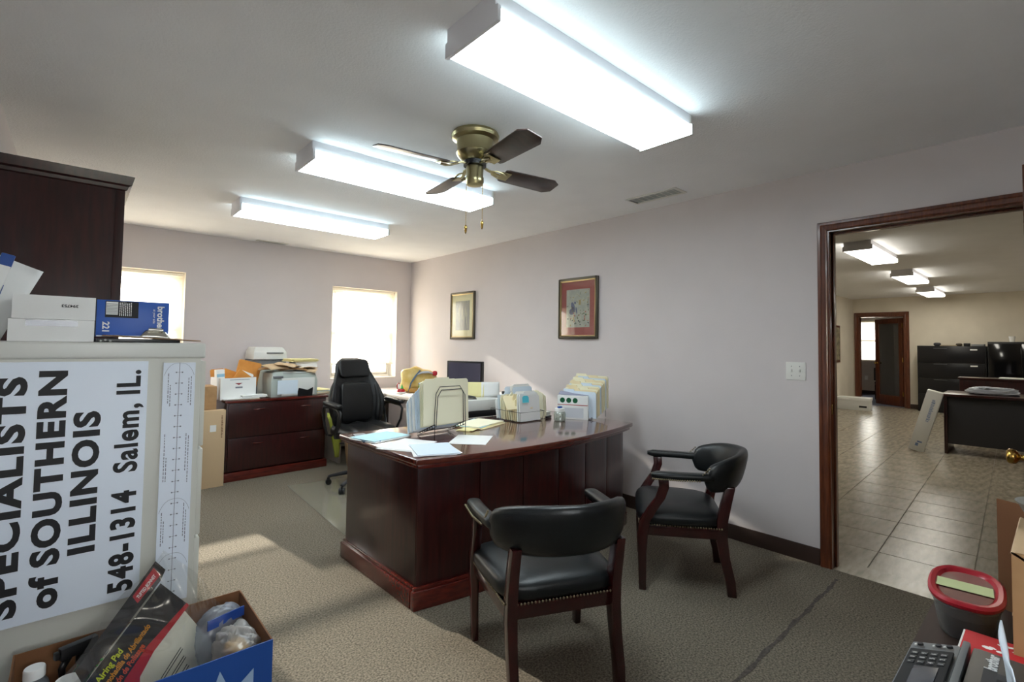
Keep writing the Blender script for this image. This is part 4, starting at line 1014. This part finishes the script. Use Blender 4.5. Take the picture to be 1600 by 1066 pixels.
MB().loft([[(-.06, -.013, 0), (.06, -.013, 0), (.06, .013, 0), (-.06, .013, 0)], [(-.06, -.012, .006), (.06, -.012, .006), (.06, .012, .006), (-.06, .012, .006)]]).build('stapler_base', BLK, sp_)
MB().loft([[(-.062, -.011, .012), (.055, -.011, .007), (.055, .011, .007), (-.062, .011, .012)], [(-.058, -.009, .04), (.05, -.008, .022), (.05, .008, .022), (-.058, .009, .04)]]).build('stapler_arm', BLK, sp_, bevel=.003)
bk2 = tag(BX('black_clip_case', BLK, None, -.045, .045, -.012, .012, 0, .028, .006), 'black marker case on the mail pile beside the right wall', 'case'); put(bk2, (3.06, 3.50, CT+.122), R(-30))

# ------------------------------------------------------------------ paperwork on the desk
# wire sorter: two stepped side rails with posts, arches between
def sorter(label, x, y, rz, n, w, L, hp, arch_h, arches, aw=None):
    t = thing('wire_sorter', label, 'wire sorter', (x, y, DT), rz, None)
    r = .0024
    for s in (-1, 1):
        m = MB(); X = s*w/2
        m.tube([(X, 0, 0), (X, 0, hp)], r, 6); m.tube([(X, 0, hp), (X, L, .012)], r, 6); m.tube([(X, 0, hp-.02), (X, L, -.002+.004)], r, 6)
        k = max(4, int(L/.022))
        for i in range(k): f = i/k; m.tube([(X, L*f, hp+(0.012-hp)*f), (X, L*f, hp-.02+(.002-hp+.02)*f)], r*.9, 5)
        m.build('side_rail', WIRE, t, smooth=True)
    m = MB(); m.tube([(-w/2, L, .003), (w/2, L, .003)], r, 6); m.tube([(-w/2, L*.5, hp*.45), (w/2, L*.5, hp*.45)], r, 6); m.build('cross_wire', WIRE, t, smooth=True)
    aw = aw or w
    for (yy, zz, hh_) in arches:
        a = aw/2
        MB().tube([(-a, yy, zz), (-a*.92, yy, zz+hh_*.82), (-a*.68, yy, zz+hh_), (a*.68, yy, zz+hh_), (a*.92, yy, zz+hh_*.82), (a, yy, zz)], r, 6).build('arch_wire', WIRE, t, smooth=True)
    return t
def folder(m, label, group, w, h, x, y, z, rz, lean, tab=0, th=.004, cat='folder', nm='file_folder'):
    tw = w*.3; tx = -w/2+.01+(tab or 0)*(w-tw-.02)
    poly = [(-w/2, 0), (w/2, 0), (w/2, h-.012), (w/2-.012, h)]
    poly += [(tx+tw+.006, h), (tx+tw, h+.012), (tx, h+.012), (tx-.006, h)] if tab is not None else []
    poly += [(-w/2+.012, h), (-w/2, h-.012)]
    if tab is not None and tx-.006 <= -w/2+.012: poly = poly[:-2]+[(-w/2, h-.012)]
    o = MB().prism(poly, -th/2, th/2, STAND).build(nm, m, None)
    put(o, (x, y, z), rz, lean); tag(o, label, cat, group); return o
rr = random.Random(31)
# sorter A (left)
az = R(5)
S1 = sorter("wire file sorter at the desk's left end, holding upright cream folders", 1.75, 2.52, az, 5, .245, .17, .085, .2, [(-.006, .07, .22), (.012, .075, .232)], .235)
def loc(o, x, y, z): return Matrix.Translation(o.location) @ Matrix.Rotation(o.rotation_euler.z, 4, 'Z') @ Vector((x, y, z))
for i in range(11):
    p = loc(S1, -.004*i+rr.uniform(-.006, .006), .030+i*.0145, .078-.0062*i)
    m = MANILA2 if i < 3 else rr.choice((PAPER, PAPERB, MANILA2, PAPER))
    folder(m, "cream or white file folder upright in the left wire sorter", 'folders in the left wire sorter', .355-.004*i, .272-(.008*i if i > 2 else 0), p.x, p.y, p.z, az, R(-3-.5*i), (.35, .1, .7, .5)[i % 4], .0055)
# basket B (middle)
bs = thing('wire_basket', 'low wire basket of folders in the middle of the desk', 'basket', (2.56, 2.80, DT), R(90))
bm_ = MB()
for z_, g in ((.003, 0), (.075, .012)): bm_.tube([(-.16-g, -.11-g, z_), (.16+g, -.11-g, z_), (.16+g, .11+g, z_), (-.16-g, .11+g, z_)], .0018, 6, closed=True)
for x in (-.16, -.05, .06, .16):
    for s in (-1, 1): bm_.tube([(x, s*.11, .003), (x*1.07, s*.122, .075)], .0013, 5)
    bm_.tube([(x, -.11, .003), (x, .11, .003)], .0013, 5)
bm_.build('wire_frame', WIRE, bs, smooth=True)
for i in range(12):
    f = i/11
    p = loc(bs, -.145+.26*f, rr.uniform(-.004, .004), .005)
    m = PAPER if i < 2 else rr.choice((MANILA, MANILA2, MANILA, MANILA2)) if i < 10 else rr.choice((PAPER, PAPERB))
    folder(m, 'manila folder standing in the wire basket in the middle of the desk', 'folders in the wire basket', .215, .19-.03*f+.02*math.sin(i*2.1), p.x, p.y, p.z, R(2), R(-6+4*math.sin(i)), (0, .5, 1)[i % 3], .006)
folder(MANILA, 'large tan folder leaning out over the left of the wire basket', None, .22, .12, 2.48, 2.68, DT+.095, R(-12), R(-40), None, .004)
folder(CYAN, 'cyan sticky note on the papers in the wire basket', None, .06, .05, 2.50, 2.640, DT+.145, R(-4), R(-8), None, .001, 'sticky note', 'sticky_note')
for i, (dx, dz, r_, m) in enumerate(((.02, .13, -8, PAPER), (.03, .16, -4, PAPERB), (.06, .175, 4, PAPER), (.08, .16, 0, PAPER), (.07, .15, -6, PAPERB))):
    folder(m, 'white sheet sticking up out of the wire basket, %s' % ('frontmost of five', 'second from the front', 'third and middle one', 'second from the back', 'rearmost of five')[i], 'tall sheets in the wire basket', .19, .15, 2.56+dx, 2.72+.045*i, DT+dz-.06, R(r_), R(-6), None, .002, 'paper', 'paper_sheet')
for i in range(3):
    folder(MANILA2, 'cream folder standing just right of the wire basket', 'folders right of the wire basket', .15, .20-.01*i, 2.76+.014*i, 2.78, DT+.001, R(88), R(-4), .5, .005)
# pile C (right) : sorter with leaning manila folders and medicine carton
S3 = sorter('wire file sorter at the right end of the desk by the wall', 3.20, 2.58, R(100), 5, .235, .24, .085, .2, [(.004, .07, .12)], .22)
for i in range(13):
    p = loc(S3, .0+rr.uniform(-.006, .006), .020+i*.0165, .078-.0056*i)
    m = (MANILA2, MANILA, PAPERB, MANILA2, MANILA)[i % 5]
    folder(m, 'manila folder leaning in the wire sorter at the right end of the desk', 'folders in the right wire sorter', .30, .25-(.004*i), p.x, p.y, p.z, R(100), R(-2), (1, .4, .8)[i % 3], .006)
pc = thing('printed_carton', 'white carton with dark green circles and a red stripe, left of the right-hand folders', 'box', (2.925, 2.55, DT), R(-60))
BX('carton', PAPER, pc, -.12, .12, -.03, .03, 0, .18, .001)
BX('red_stripe', REDP, pc, -.118, .118, -.0308, -.03, .108, .113)
for i in range(3): MB().cyl(.02, 0, .0006, 18, T(-.08+i*.05, -.03, .145, 0, R(90))).build('green_disc', DKGREEN, pc)
BX('small_print', mat('print_faint', (206, 208, 214), .8), pc, -.09, .085, -.0305, -.03, .012, .088)
sheet('grey_envelope', mat('grey_blue_env', (150, 152, 172), .7), 'grey-blue envelope lying across the printed carton', 'envelope', (2.935, 2.55, DT+.187), .25, .075, R(-60), R(-72), 0, .004, None, .008)
jr = thing('jar', 'clear jar with white lid on the desk beside the printed carton', 'jar', (2.765, 2.545, DT))
MB().lathe([(.038, 0), (.044, .004), (.046, .05), (.042, .066), (.034, .072)], 28).build('glass_body', thin('jar_glass', (214, 222, 212), .5, .05, .5), jr, smooth='auto')
MB().lathe([(.036, .072), (.037, .073), (.037, .094), (.03, .096), (.004, .096)], 28).build('lid', PAPER, jr, smooth='auto')
MB().box(-.016, .018, -.01, .012, .0965, .108).build('blue_cap', BLUEB2, jr, bevel=.003)
cal = thing('calculator', 'small black calculator behind the jar on the desk', 'calculator', (2.80, 2.76, DT), R(20))
BX('case', BLK, cal, -.04, .04, -.06, .06, 0, .014, .003); BX('display', LGREY, cal, -.03, .03, .03, .05, .014, .0145)
for i in range(3):
    for j in range(3): BX('key', LGREY, cal, -.03+i*.021, -.016+i*.021, -.05+j*.025, -.035+j*.025, .014, .017, .001)
stack('small pile of envelopes between basket and jar', 2.82, 2.86, DT, .12, .2, 10, .2, seed=41, jit=.008)
# loose papers
stack('white paper pile at the front left corner of the desk', 1.455, 2.255, DT, .22, .28, 4, R(-22), seed=51, jit=.010, th=.0022, ms=[PAPER, PAPERB])
stack('white pages just behind the front corner pile on the desk', 1.41, 2.455, DT, .22, .28, 2, R(-62), seed=52, jit=.01, th=.002)
stack('white sheet with printed lines lying under the left wire sorter', 1.79, 2.36, DT, .22, .28, 1, R(-48), seed=53, th=.0016, jit=0)
stack('aqua and white papers at the back left corner of the desk', 1.40, 2.75, DT, .22, .28, 3, R(-75), seed=54, th=.003, ms=[PAPER, PAPER, AQUA], jit=.012)
bl_ = stack('dark blue folder at the back left corner of the desk', 1.315, 2.80, DT, .07, .26, 1, R(-8), mat('navy_folder', (30, 66, 92), .4), .004, 55, 'navy_folder', 0, 'folder')
stack('manila papers with aqua sheet between sorter and basket on the desk', 2.16, 2.76, DT, .22, .34, 5, R(-68), seed=56, th=.003, ms=[MANILA, YELL, MANILA, AQUA, MANILA2], jit=.018)
stack('yellow envelope edge in front of the manila papers on the desk', 2.02, 2.66, DT, .10, .22, 2, R(-60), seed=57, th=.003, m=YELL)
pen = tag(MB().tube([(0, 0, .005), (.13, .01, .005)], .004, 8).build('pen', BLUEB2, None, smooth=True), 'blue pen on the aqua papers at the back left of the desk', 'pen'); put(pen, (1.33, 2.62, DT+.0001), R(40))

# ------------------------------------------------------------------ on and around the lateral file
LT = .7605
fb = thing('file_box', 'white cardboard file box with small print on the lateral file', 'box', (1.185, 5.44, LT), R(8))
for b_ in ((-.16, .16, -.13, -.126), (-.16, .16, .126, .13), (-.16, -.156, -.126, .126), (.156, .16, -.126, .126)): BX('side_panel', PAPER, fb, b_[0], b_[1], b_[2], b_[3], 0, .205)
BX('bottom_panel', PAPER, fb, -.156, .156, -.126, .126, 0, .004)
MB().add([(-.035, 0, 0), (.035, 0, 0), (.012, -.012, 0), (0, -.02, 0), (-.012, -.012, 0)], [(0, 4, 3, 2, 1)], T(.0, -.1306, .155) @ STAND).build('printed_mark', mat('muted_red', (150, 70, 70), .7), fb)
BX('printed_mark', INKG, fb, -.08, .10, -.1306, -.13, .185, .189); BX('printed_mark', INKG, fb, -.03, .035, -.1306, -.13, .105, .12)
for i, (dx, dy, w, h, rz, ry) in enumerate(((-.02, -.05, .22, .27, 10, 38), (.01, .0, .14, .27, -5, 24), (.09, .06, .22, .36, 4, 14), (-.06, .05, .20, .27, 20, 20), (-.10, .09, .12, .28, -10, -6))):
    folder(ENVOR if i != 1 else PAPER, ('%s orange envelope sticking out of the white file box' % ('front left', '', 'tallest right-hand', 'rear middle', 'leftmost small')[i]) if i != 1 else 'white envelope sticking out of the white file box between orange ones', 'orange envelopes in the file box' if i != 1 else None, w, h, 1.185+dx, 5.44+dy, LT+.006, R(rz), R(-6), None, .012, 'envelope', 'envelope').rotation_euler = (R(-6), R(ry), R(rz))
lb = thing('tissue_box', 'narrow white and blue box standing in the left end of the file box', 'box', (1.06, 5.37, LT+.006), R(8), None, 0, R(-3))
BX('carton', PAPER, lb, -.035, .035, -.03, .03, 0, .28, .002)
BX('blue_band', mat('pale_blue_print', (150, 196, 220), .6), lb, -.034, .034, -.0306, -.03, .21, .24); BX('blue_band', mat('pale_blue_print', (0, 0, 0)), lb, -.02, .02, -.0306, -.03, .09, .11)
cp = thing('copier', 'grey and white desktop copier topped with paper goods on the lateral file', 'copier', (1.70, 5.47, LT), R(4))
def ring4(x, y0, y1, z): return [(-x, y0, z), (x, y0, z), (x, y1, z), (-x, y1, z)]
MB().loft([ring4(.235, -.20, .20, 0), ring4(.235, -.20, .20, .16), ring4(.215, -.185, .20, .245), ring4(.19, -.15, .19, .26)]).build('housing', PRNG, cp, bevel=.01)
BX('front_door', PRNW, cp, -.14, .20, -.215, -.20, .012, .19, .01); BX('left_cover', GREY, cp, -.215, -.12, -.207, -.19, .19, .215, .004)
MB().prism([(-.20, 0), (.0, 0), (.0, .14), (-.2, .14)], 0, .0015, T(.02, -.217, .03) @ STAND).build('sheet', PAPERB, cp)
MB().prism([(0, 0), (.15, 0), (.155, .085), (.10, .06), (.05, .075), (.01, .085), (0, .05)], 0, .01, T(.02, -.222, .002) @ STAND).build('black_cloth', BLK, cp)
MB().grid(lambda u, v: (-.12+.24*u, -.19+.06*v, .235+.02*math.sin(PI*v)), 8, 5).build('handle_recess', LGREY, cp, solid=.004, smooth=True)
fz = thing('fax_printer', 'pale office fax machine behind the copier against the far wall', 'fax machine', (1.57, 5.80, LT), R(2))
MB().loft([ring4(.17, -.13, .15, 0), ring4(.17, -.13, .15, .36), ring4(.16, -.13, .15, .37)]).build('housing', GREY, fz, bevel=.006)
MB().loft([ring4(.17, -.16, .15, .37), ring4(.165, -.15, .15, .45), ring4(.14, -.10, .14, .50)]).build('top_cover', PRNW, fz, bevel=.01)
BX('vent_recess', GREY, fz, -.04, .13, -.163, -.12, .43, .445, .004)
rr = random.Random(77)
for i, (x, y_, w, d_, rz, m, rx, z_) in enumerate(((1.56, 5.36, .24, .16, 20, KRAFT2, 18, .30), (1.72, 5.38, .26, .18, -12, KRAFT, 6, .275), (1.66, 5.34, .20, .20, 48, KRAFT2, 12, .32), (1.85, 5.38, .2, .16, 10, KRAFT2, -8, .275), (1.52, 5.42, .22, .14, -25, KRAFT, 10, .28), (1.88, 5.34, .14, .12, -30, KRAFT2, 20, .255))):
    g = MB().grid(lambda u, v: ((u-.5)*w, (v-.5)*d_, .012*math.sin(PI*u)+.006*math.sin(5*v)), 7, 6).build('kraft_envelope', m, None, solid=.006, smooth=True)
    put(g, (x, y_, LT+z_), R(rz), R(rx)); tag(g, 'torn kraft envelope on top of the copier, %s' % ('left front piece', 'middle right piece', 'upright peaked piece', 'right front piece', 'far left drooping piece', 'small piece hanging at the right')[i], 'envelope', 'kraft envelopes on the copier')
st1 = stack('white carton of paper on the right of the copier top', 1.86, 5.49, LT+.29, .22, .22, 2, R(3), PAPER, .03, 81, 'paper_ream', .004)
st2 = stack('pale yellow folders on the topmost white ream of the copier', 1.83, 5.48, LT+.352, .28, .24, 4, R(6), YELL, .007, 82, 'yellow_folders', .01, 'folder')
stack('yellow and white paper stack at the right end of the lateral file', 2.03, 5.50, LT, .16, .30, 8, R(6), PAPER, .006, 83, ms=[PAPER, KRAFT2, PAPER, YELL, PAPER, PAPERB, YELL, YELL])
stack('kraft and white sheets on the front left edge of the lateral file', 1.22, 5.30, LT, .30, .17, 3, R(4), PAPER, .004, 84, ms=[KRAFT2, PAPER, PAPER], jit=.01)
stack('thick white envelope pile in front of the file box', 1.33, 5.31, LT+.0125, .22, .12, 4, R(2), PAPER, .006, 85, jit=.01)
# cartons left of the lateral file
cf = thing('flat_carton', 'tall flat brown carton standing left of the lateral file', 'box', (.955, 5.14, 0), R(4))
BX('carton', KRAFT2, cf, -.11, .105, -.03, .05, 0, .69, .003)
faint_print(cf, KRAFTD, .070, .085, -.030, .64, .44, 5); BX('shipping_label', PAPER, cf, -.02, .03, -.0308, -.03, .50, .56)
cf2 = thing('brown_box', 'brown box standing behind the tall flat carton', 'box', (.90, 5.34, 0), R(2))
BX('carton', KRAFT, cf2, -.14, .10, -.12, .12, 0, .90, .003)
bcl = crumple('black_bag', BLKM, 'black bag slumped between the carton and the lateral file', 'bag', (1.035, 5.36, .62), .035, .10, .10, 4, .12)
bpy.data.objects.remove(bcl)
# lime plastic bag + waste basket by the office chair
lm = thing('lime_bag', 'lime green plastic bag hanging at the right end of the lateral file', 'bag', (2.135, 5.17, .10), R(5))
mb = MB(); rings = []
for j in range(14):
    f = j/13; a = .022+.075*f**1.2; b = .015+.03*f; ring = []
    for i in range(24):
        th_ = 2*PI*i/24; k = 1+.10*math.sin(5*th_+3*f)+.06*math.sin(9*th_+7*f)
        ring.append((a*k*math.cos(th_)-.03*f, b*k*math.sin(th_), .0+.46*f+.02*math.sin(3*th_)*f))
    rings.append(ring)
mb.loft(rings); mb.build('bag_body', mat('lime_film', (176, 186, 74), .45), lm, smooth=True)
wbk = thing('waste_basket', 'beige waste basket with papers beyond the office chair', 'waste basket', (2.33, 5.08, 0))
MB().lathe([(.11, .0), (.115, .005), (.15, .30), (.155, .31), (.146, .31), (.11, .012), (.005, .01)], 28).build('bin_body', KRAFT2, wbk, smooth='auto')
for i, (m, dx, h) in enumerate(((PAPER, -.05, .40), (mat('pink_paper', (214, 150, 160), .8), .03, .42), (MANILA, .08, .38), (PAPERB, .0, .36))):
    folder(m, 'discarded sheet poking out of the waste basket', 'sheets in the waste basket', .12, h, 2.33+dx*.8, 5.08+.03*i-.05, .015, R(-20+25*i), R(4), None, .002, 'paper', 'paper_sheet')

# ------------------------------------------------------------------ the tiled room beyond the doorway
def latfile(label, x, y, w, h, n, gloss=None):
    t = thing('lateral_file', label, 'cabinet', (x, y, 0), R(-90)); m = mat('black_enamel', (20, 20, 24), .28)
    BX('body', m, t, 0, w, .02, .42, 0, h, .006)
    for i in range(n):
        z0 = .06+i*(h-.08)/n; z1 = .05+(i+1)*(h-.08)/n
        d = BX('drawer', m, t, .02, w-.02, 0, .02, z0, z1, .004)
        BX('pull', mat('steel_pull', (120, 122, 126), .3, 1.0), d, w*.25, w*.45, -.006, 0, z1-.03, z1-.018); BX('label_holder', PAPER, d, w*.78, w*.88, -.004, 0, z1-.06, z1-.035)
    return t
latfile('black four-drawer lateral file against the far wall of the tiled room', 13.85, 2.13, 1.10, 1.43, 4)
t = thing('storage_cabinet', 'glossy black storage cabinet right of the black lateral file', 'cabinet', (13.84, 1.01, 0), R(-90))
m = mat('black_gloss', (14, 14, 16), .08)
BX('body', BLK, t, 0, .95, .02, .44, 0, 1.52, .006)
for x0 in (.01, .48): d = BX('door', m, t, x0, x0+.46, 0, .02, .05, 1.48, .004); MB().cyl(.012, -.03, 0, 12, T(x0+(.42 if x0 < .3 else .04), 0, .8, 0, R(90)) @ T(0, 0, .03)).build('handle', CHROME, d)
tag(crumple('small_bag', DGREY, 'small dark item at the left on the black lateral file', 'item', (13.95, 1.80, 1.465), .05, .06, .035, 7), None)
tag(crumple('small_bag', mat('brown_item', (70, 60, 44), .7), 'small brown item in the middle on the black lateral file', 'item', (13.95, 1.45, 1.458), .05, .05, .028, 9), None)
tag(BX('brown_tray', mat('tray_tan', (150, 134, 104), .6), None, 13.9, 14.05, 1.48, 1.75, 1.4305, 1.45, .003), 'tan tray between the small items on the black lateral file', 'tray')
tag(BX('stapler_box', BLK, None, 13.95, 14.05, 1.28, 1.38, 1.4305, 1.49, .005), 'black box at the right on the black lateral file', 'box')
tag(BX('paper_tray', GREY, None, 13.9, 14.1, 1.06, 1.26, 1.4305, 1.47, .005), 'grey paper tray at the right end of the black lateral file', 'tray')
cu_ = thing('white_cup', 'white cup on the glossy black cabinet', 'cup', (13.9, .66, 1.5205))
MB().lathe([(.035, 0), (.05, .11), (.046, .11), (.03, .01), (.004, .008)], 18).build('cup_body', PAPER, cu_, smooth='auto')
# dark desk with grey front
dk = thing('reception_desk', 'dark desk with grey front panel on the tiled floor', 'desk', (8.45, 1.04, 0), R(-88))
BX('desktop', CHERRY, dk, -.02, 1.7, -.03, .75, .74, .77, .004)
BX('end_panel', CHERRY, dk, 0, .035, 0, .72, 0, .74, .003); BX('end_panel', CHERRY, dk, 1.64, 1.675, 0, .72, 0, .74, .003)
BX('modesty_panel', mat('grey_laminate', (50, 50, 54), .5), dk, .035, 1.64, .02, .04, .13, .74, .002)
rc = thing('return_shelf', 'dark wood raised shelf unit behind the grey-fronted desk', 'shelf', (9.95, 1.06, 0), R(-88))
BX('shelf_top', CHERRY, rc, 0, 1.6, 0, .4, .90, .93, .004); BX('shelf_body', CHERRY, rc, .02, 1.58, .02, .38, 0, .90, .003)
tag(BX('white_tray', PAPER, None, 9.98, 10.28, .30, .62, .9305, .945), 'white flat sheet on the raised shelf unit', 'paper')
sbg = crumple('plastic_sack', mat('white_sack', (206, 212, 224), .5), 'crumpled white plastic sack on the grey-fronted desk', 'bag', (8.72, .60, .815), .11, .22, .05, 14, .3)
lbx = thing('long_white_box', 'long white printed carton leaning against the grey-fronted desk', 'box', (8.40, 1.275, 0), R(-83), None, R(0), R(0))
lbx.rotation_euler = (R(2), R(15.0), R(-88)); lbx.location = (8.36, 1.32, 0)
BX('carton', PRNW, lbx, -.075, .085, -.06, .06, .012, .83, .004)
faint_print(lbx, mat('faded_blue_ink', (120, 140, 180), .7), .005, .045, -.06, .72, .42, 8)
BX('printed_mark', mat('faded_blue_ink', (0, 0, 0)), lbx, -.02, .01, -.0606, -.06, .08, .12); BX('printed_mark', mat('faded_blue_ink', (0, 0, 0)), lbx, -.01, .04, -.0606, -.06, .13, .15)
fbx = thing('white_file_box', 'white file box on the tiled floor beside the far doorway', 'box', (13.0, 3.10, 0), R(-84))
BX('carton', PRNW, fbx, -.30, .30, -.17, .17, 0, .21, .004); BX('lid', PAPER, fbx, -.31, .31, -.18, .18, .2105, .27, .004); BX('printed_mark', INK, fbx, .10, .24, -.171, -.17, .06, .10)
p1 = thing('framed_picture', 'narrow framed picture on the left wall of the tiled room, near the corner', 'picture', (12.9, YO, 1.45), 0)
BX('frame', OAK, p1, -.22, .22, -.03, 0, -.42, .42, .006); BX('print', mat('small_print_art', (150, 140, 110), .8, c2=(90, 84, 70), scale=12), p1, -.17, .17, -.032, -.03, -.37, .37)
p2 = thing('wall_ornament', 'dark wall ornament on the left wall of the tiled room', 'ornament', (11.2, YO, 1.5), 0)
q = MB()
for z_ in (-.22, -.02, .18): q.se(.08, .02, .085, .8, .9, 16, 8, T(0, -.022, z_))
q.build('ornament_body', mat('iron_dark', (60, 56, 46), .5), p2, smooth=True); BX('shelf', BRASS, p2, -.1, .1, -.06, 0, -.12, -.11)
tag(BX('wall_sconce', PAPER, None, 9.45, 9.55, YO-.06, YO, 1.98, 2.12, .01), 'white box sensor high on the left wall of the tiled room', 'sensor')
oc3 = thing('waiting_chair', 'dark chair with white cushion seen through the far doorway', 'chair', (16.2, 3.05, 0), R(60))
BX('seat', LEATH, oc3, -.25, .25, -.25, .25, .40, .48, .03); BX('backrest', LEATH, oc3, -.25, .25, .2, .27, .50, .85, .03)
for x in (-.22, .22):
    for y_ in (-.22, .22): BX('leg', MAHOG, oc3, x-.02, x+.02, y_-.02, y_+.02, 0, .40)
MB().se(.2, .05, .15, .6, .6, 20, 10, T(0, .12, .62)).build('cushion', PRNW, oc3, smooth=True)
oc4 = thing('waiting_chair', 'dark chair seen through the glazed far door', 'chair', (15.9, 2.35, 0), R(30))
BX('seat', LEATH, oc4, -.25, .25, -.25, .25, .40, .48, .03); BX('backrest', LEATH, oc4, -.25, .25, .2, .27, .50, .85, .03)
for x in (-.22, .22):
    for y_ in (-.22, .22): BX('leg', MAHOG, oc4, x-.02, x+.02, y_-.02, y_+.02, 0, .40)
tag(BX('wall_outlet', WHTP, None, X3-.008, X3, 3.92, 4.0, .42, .54, .002), 'white outlet under the window of the small room', 'outlet')
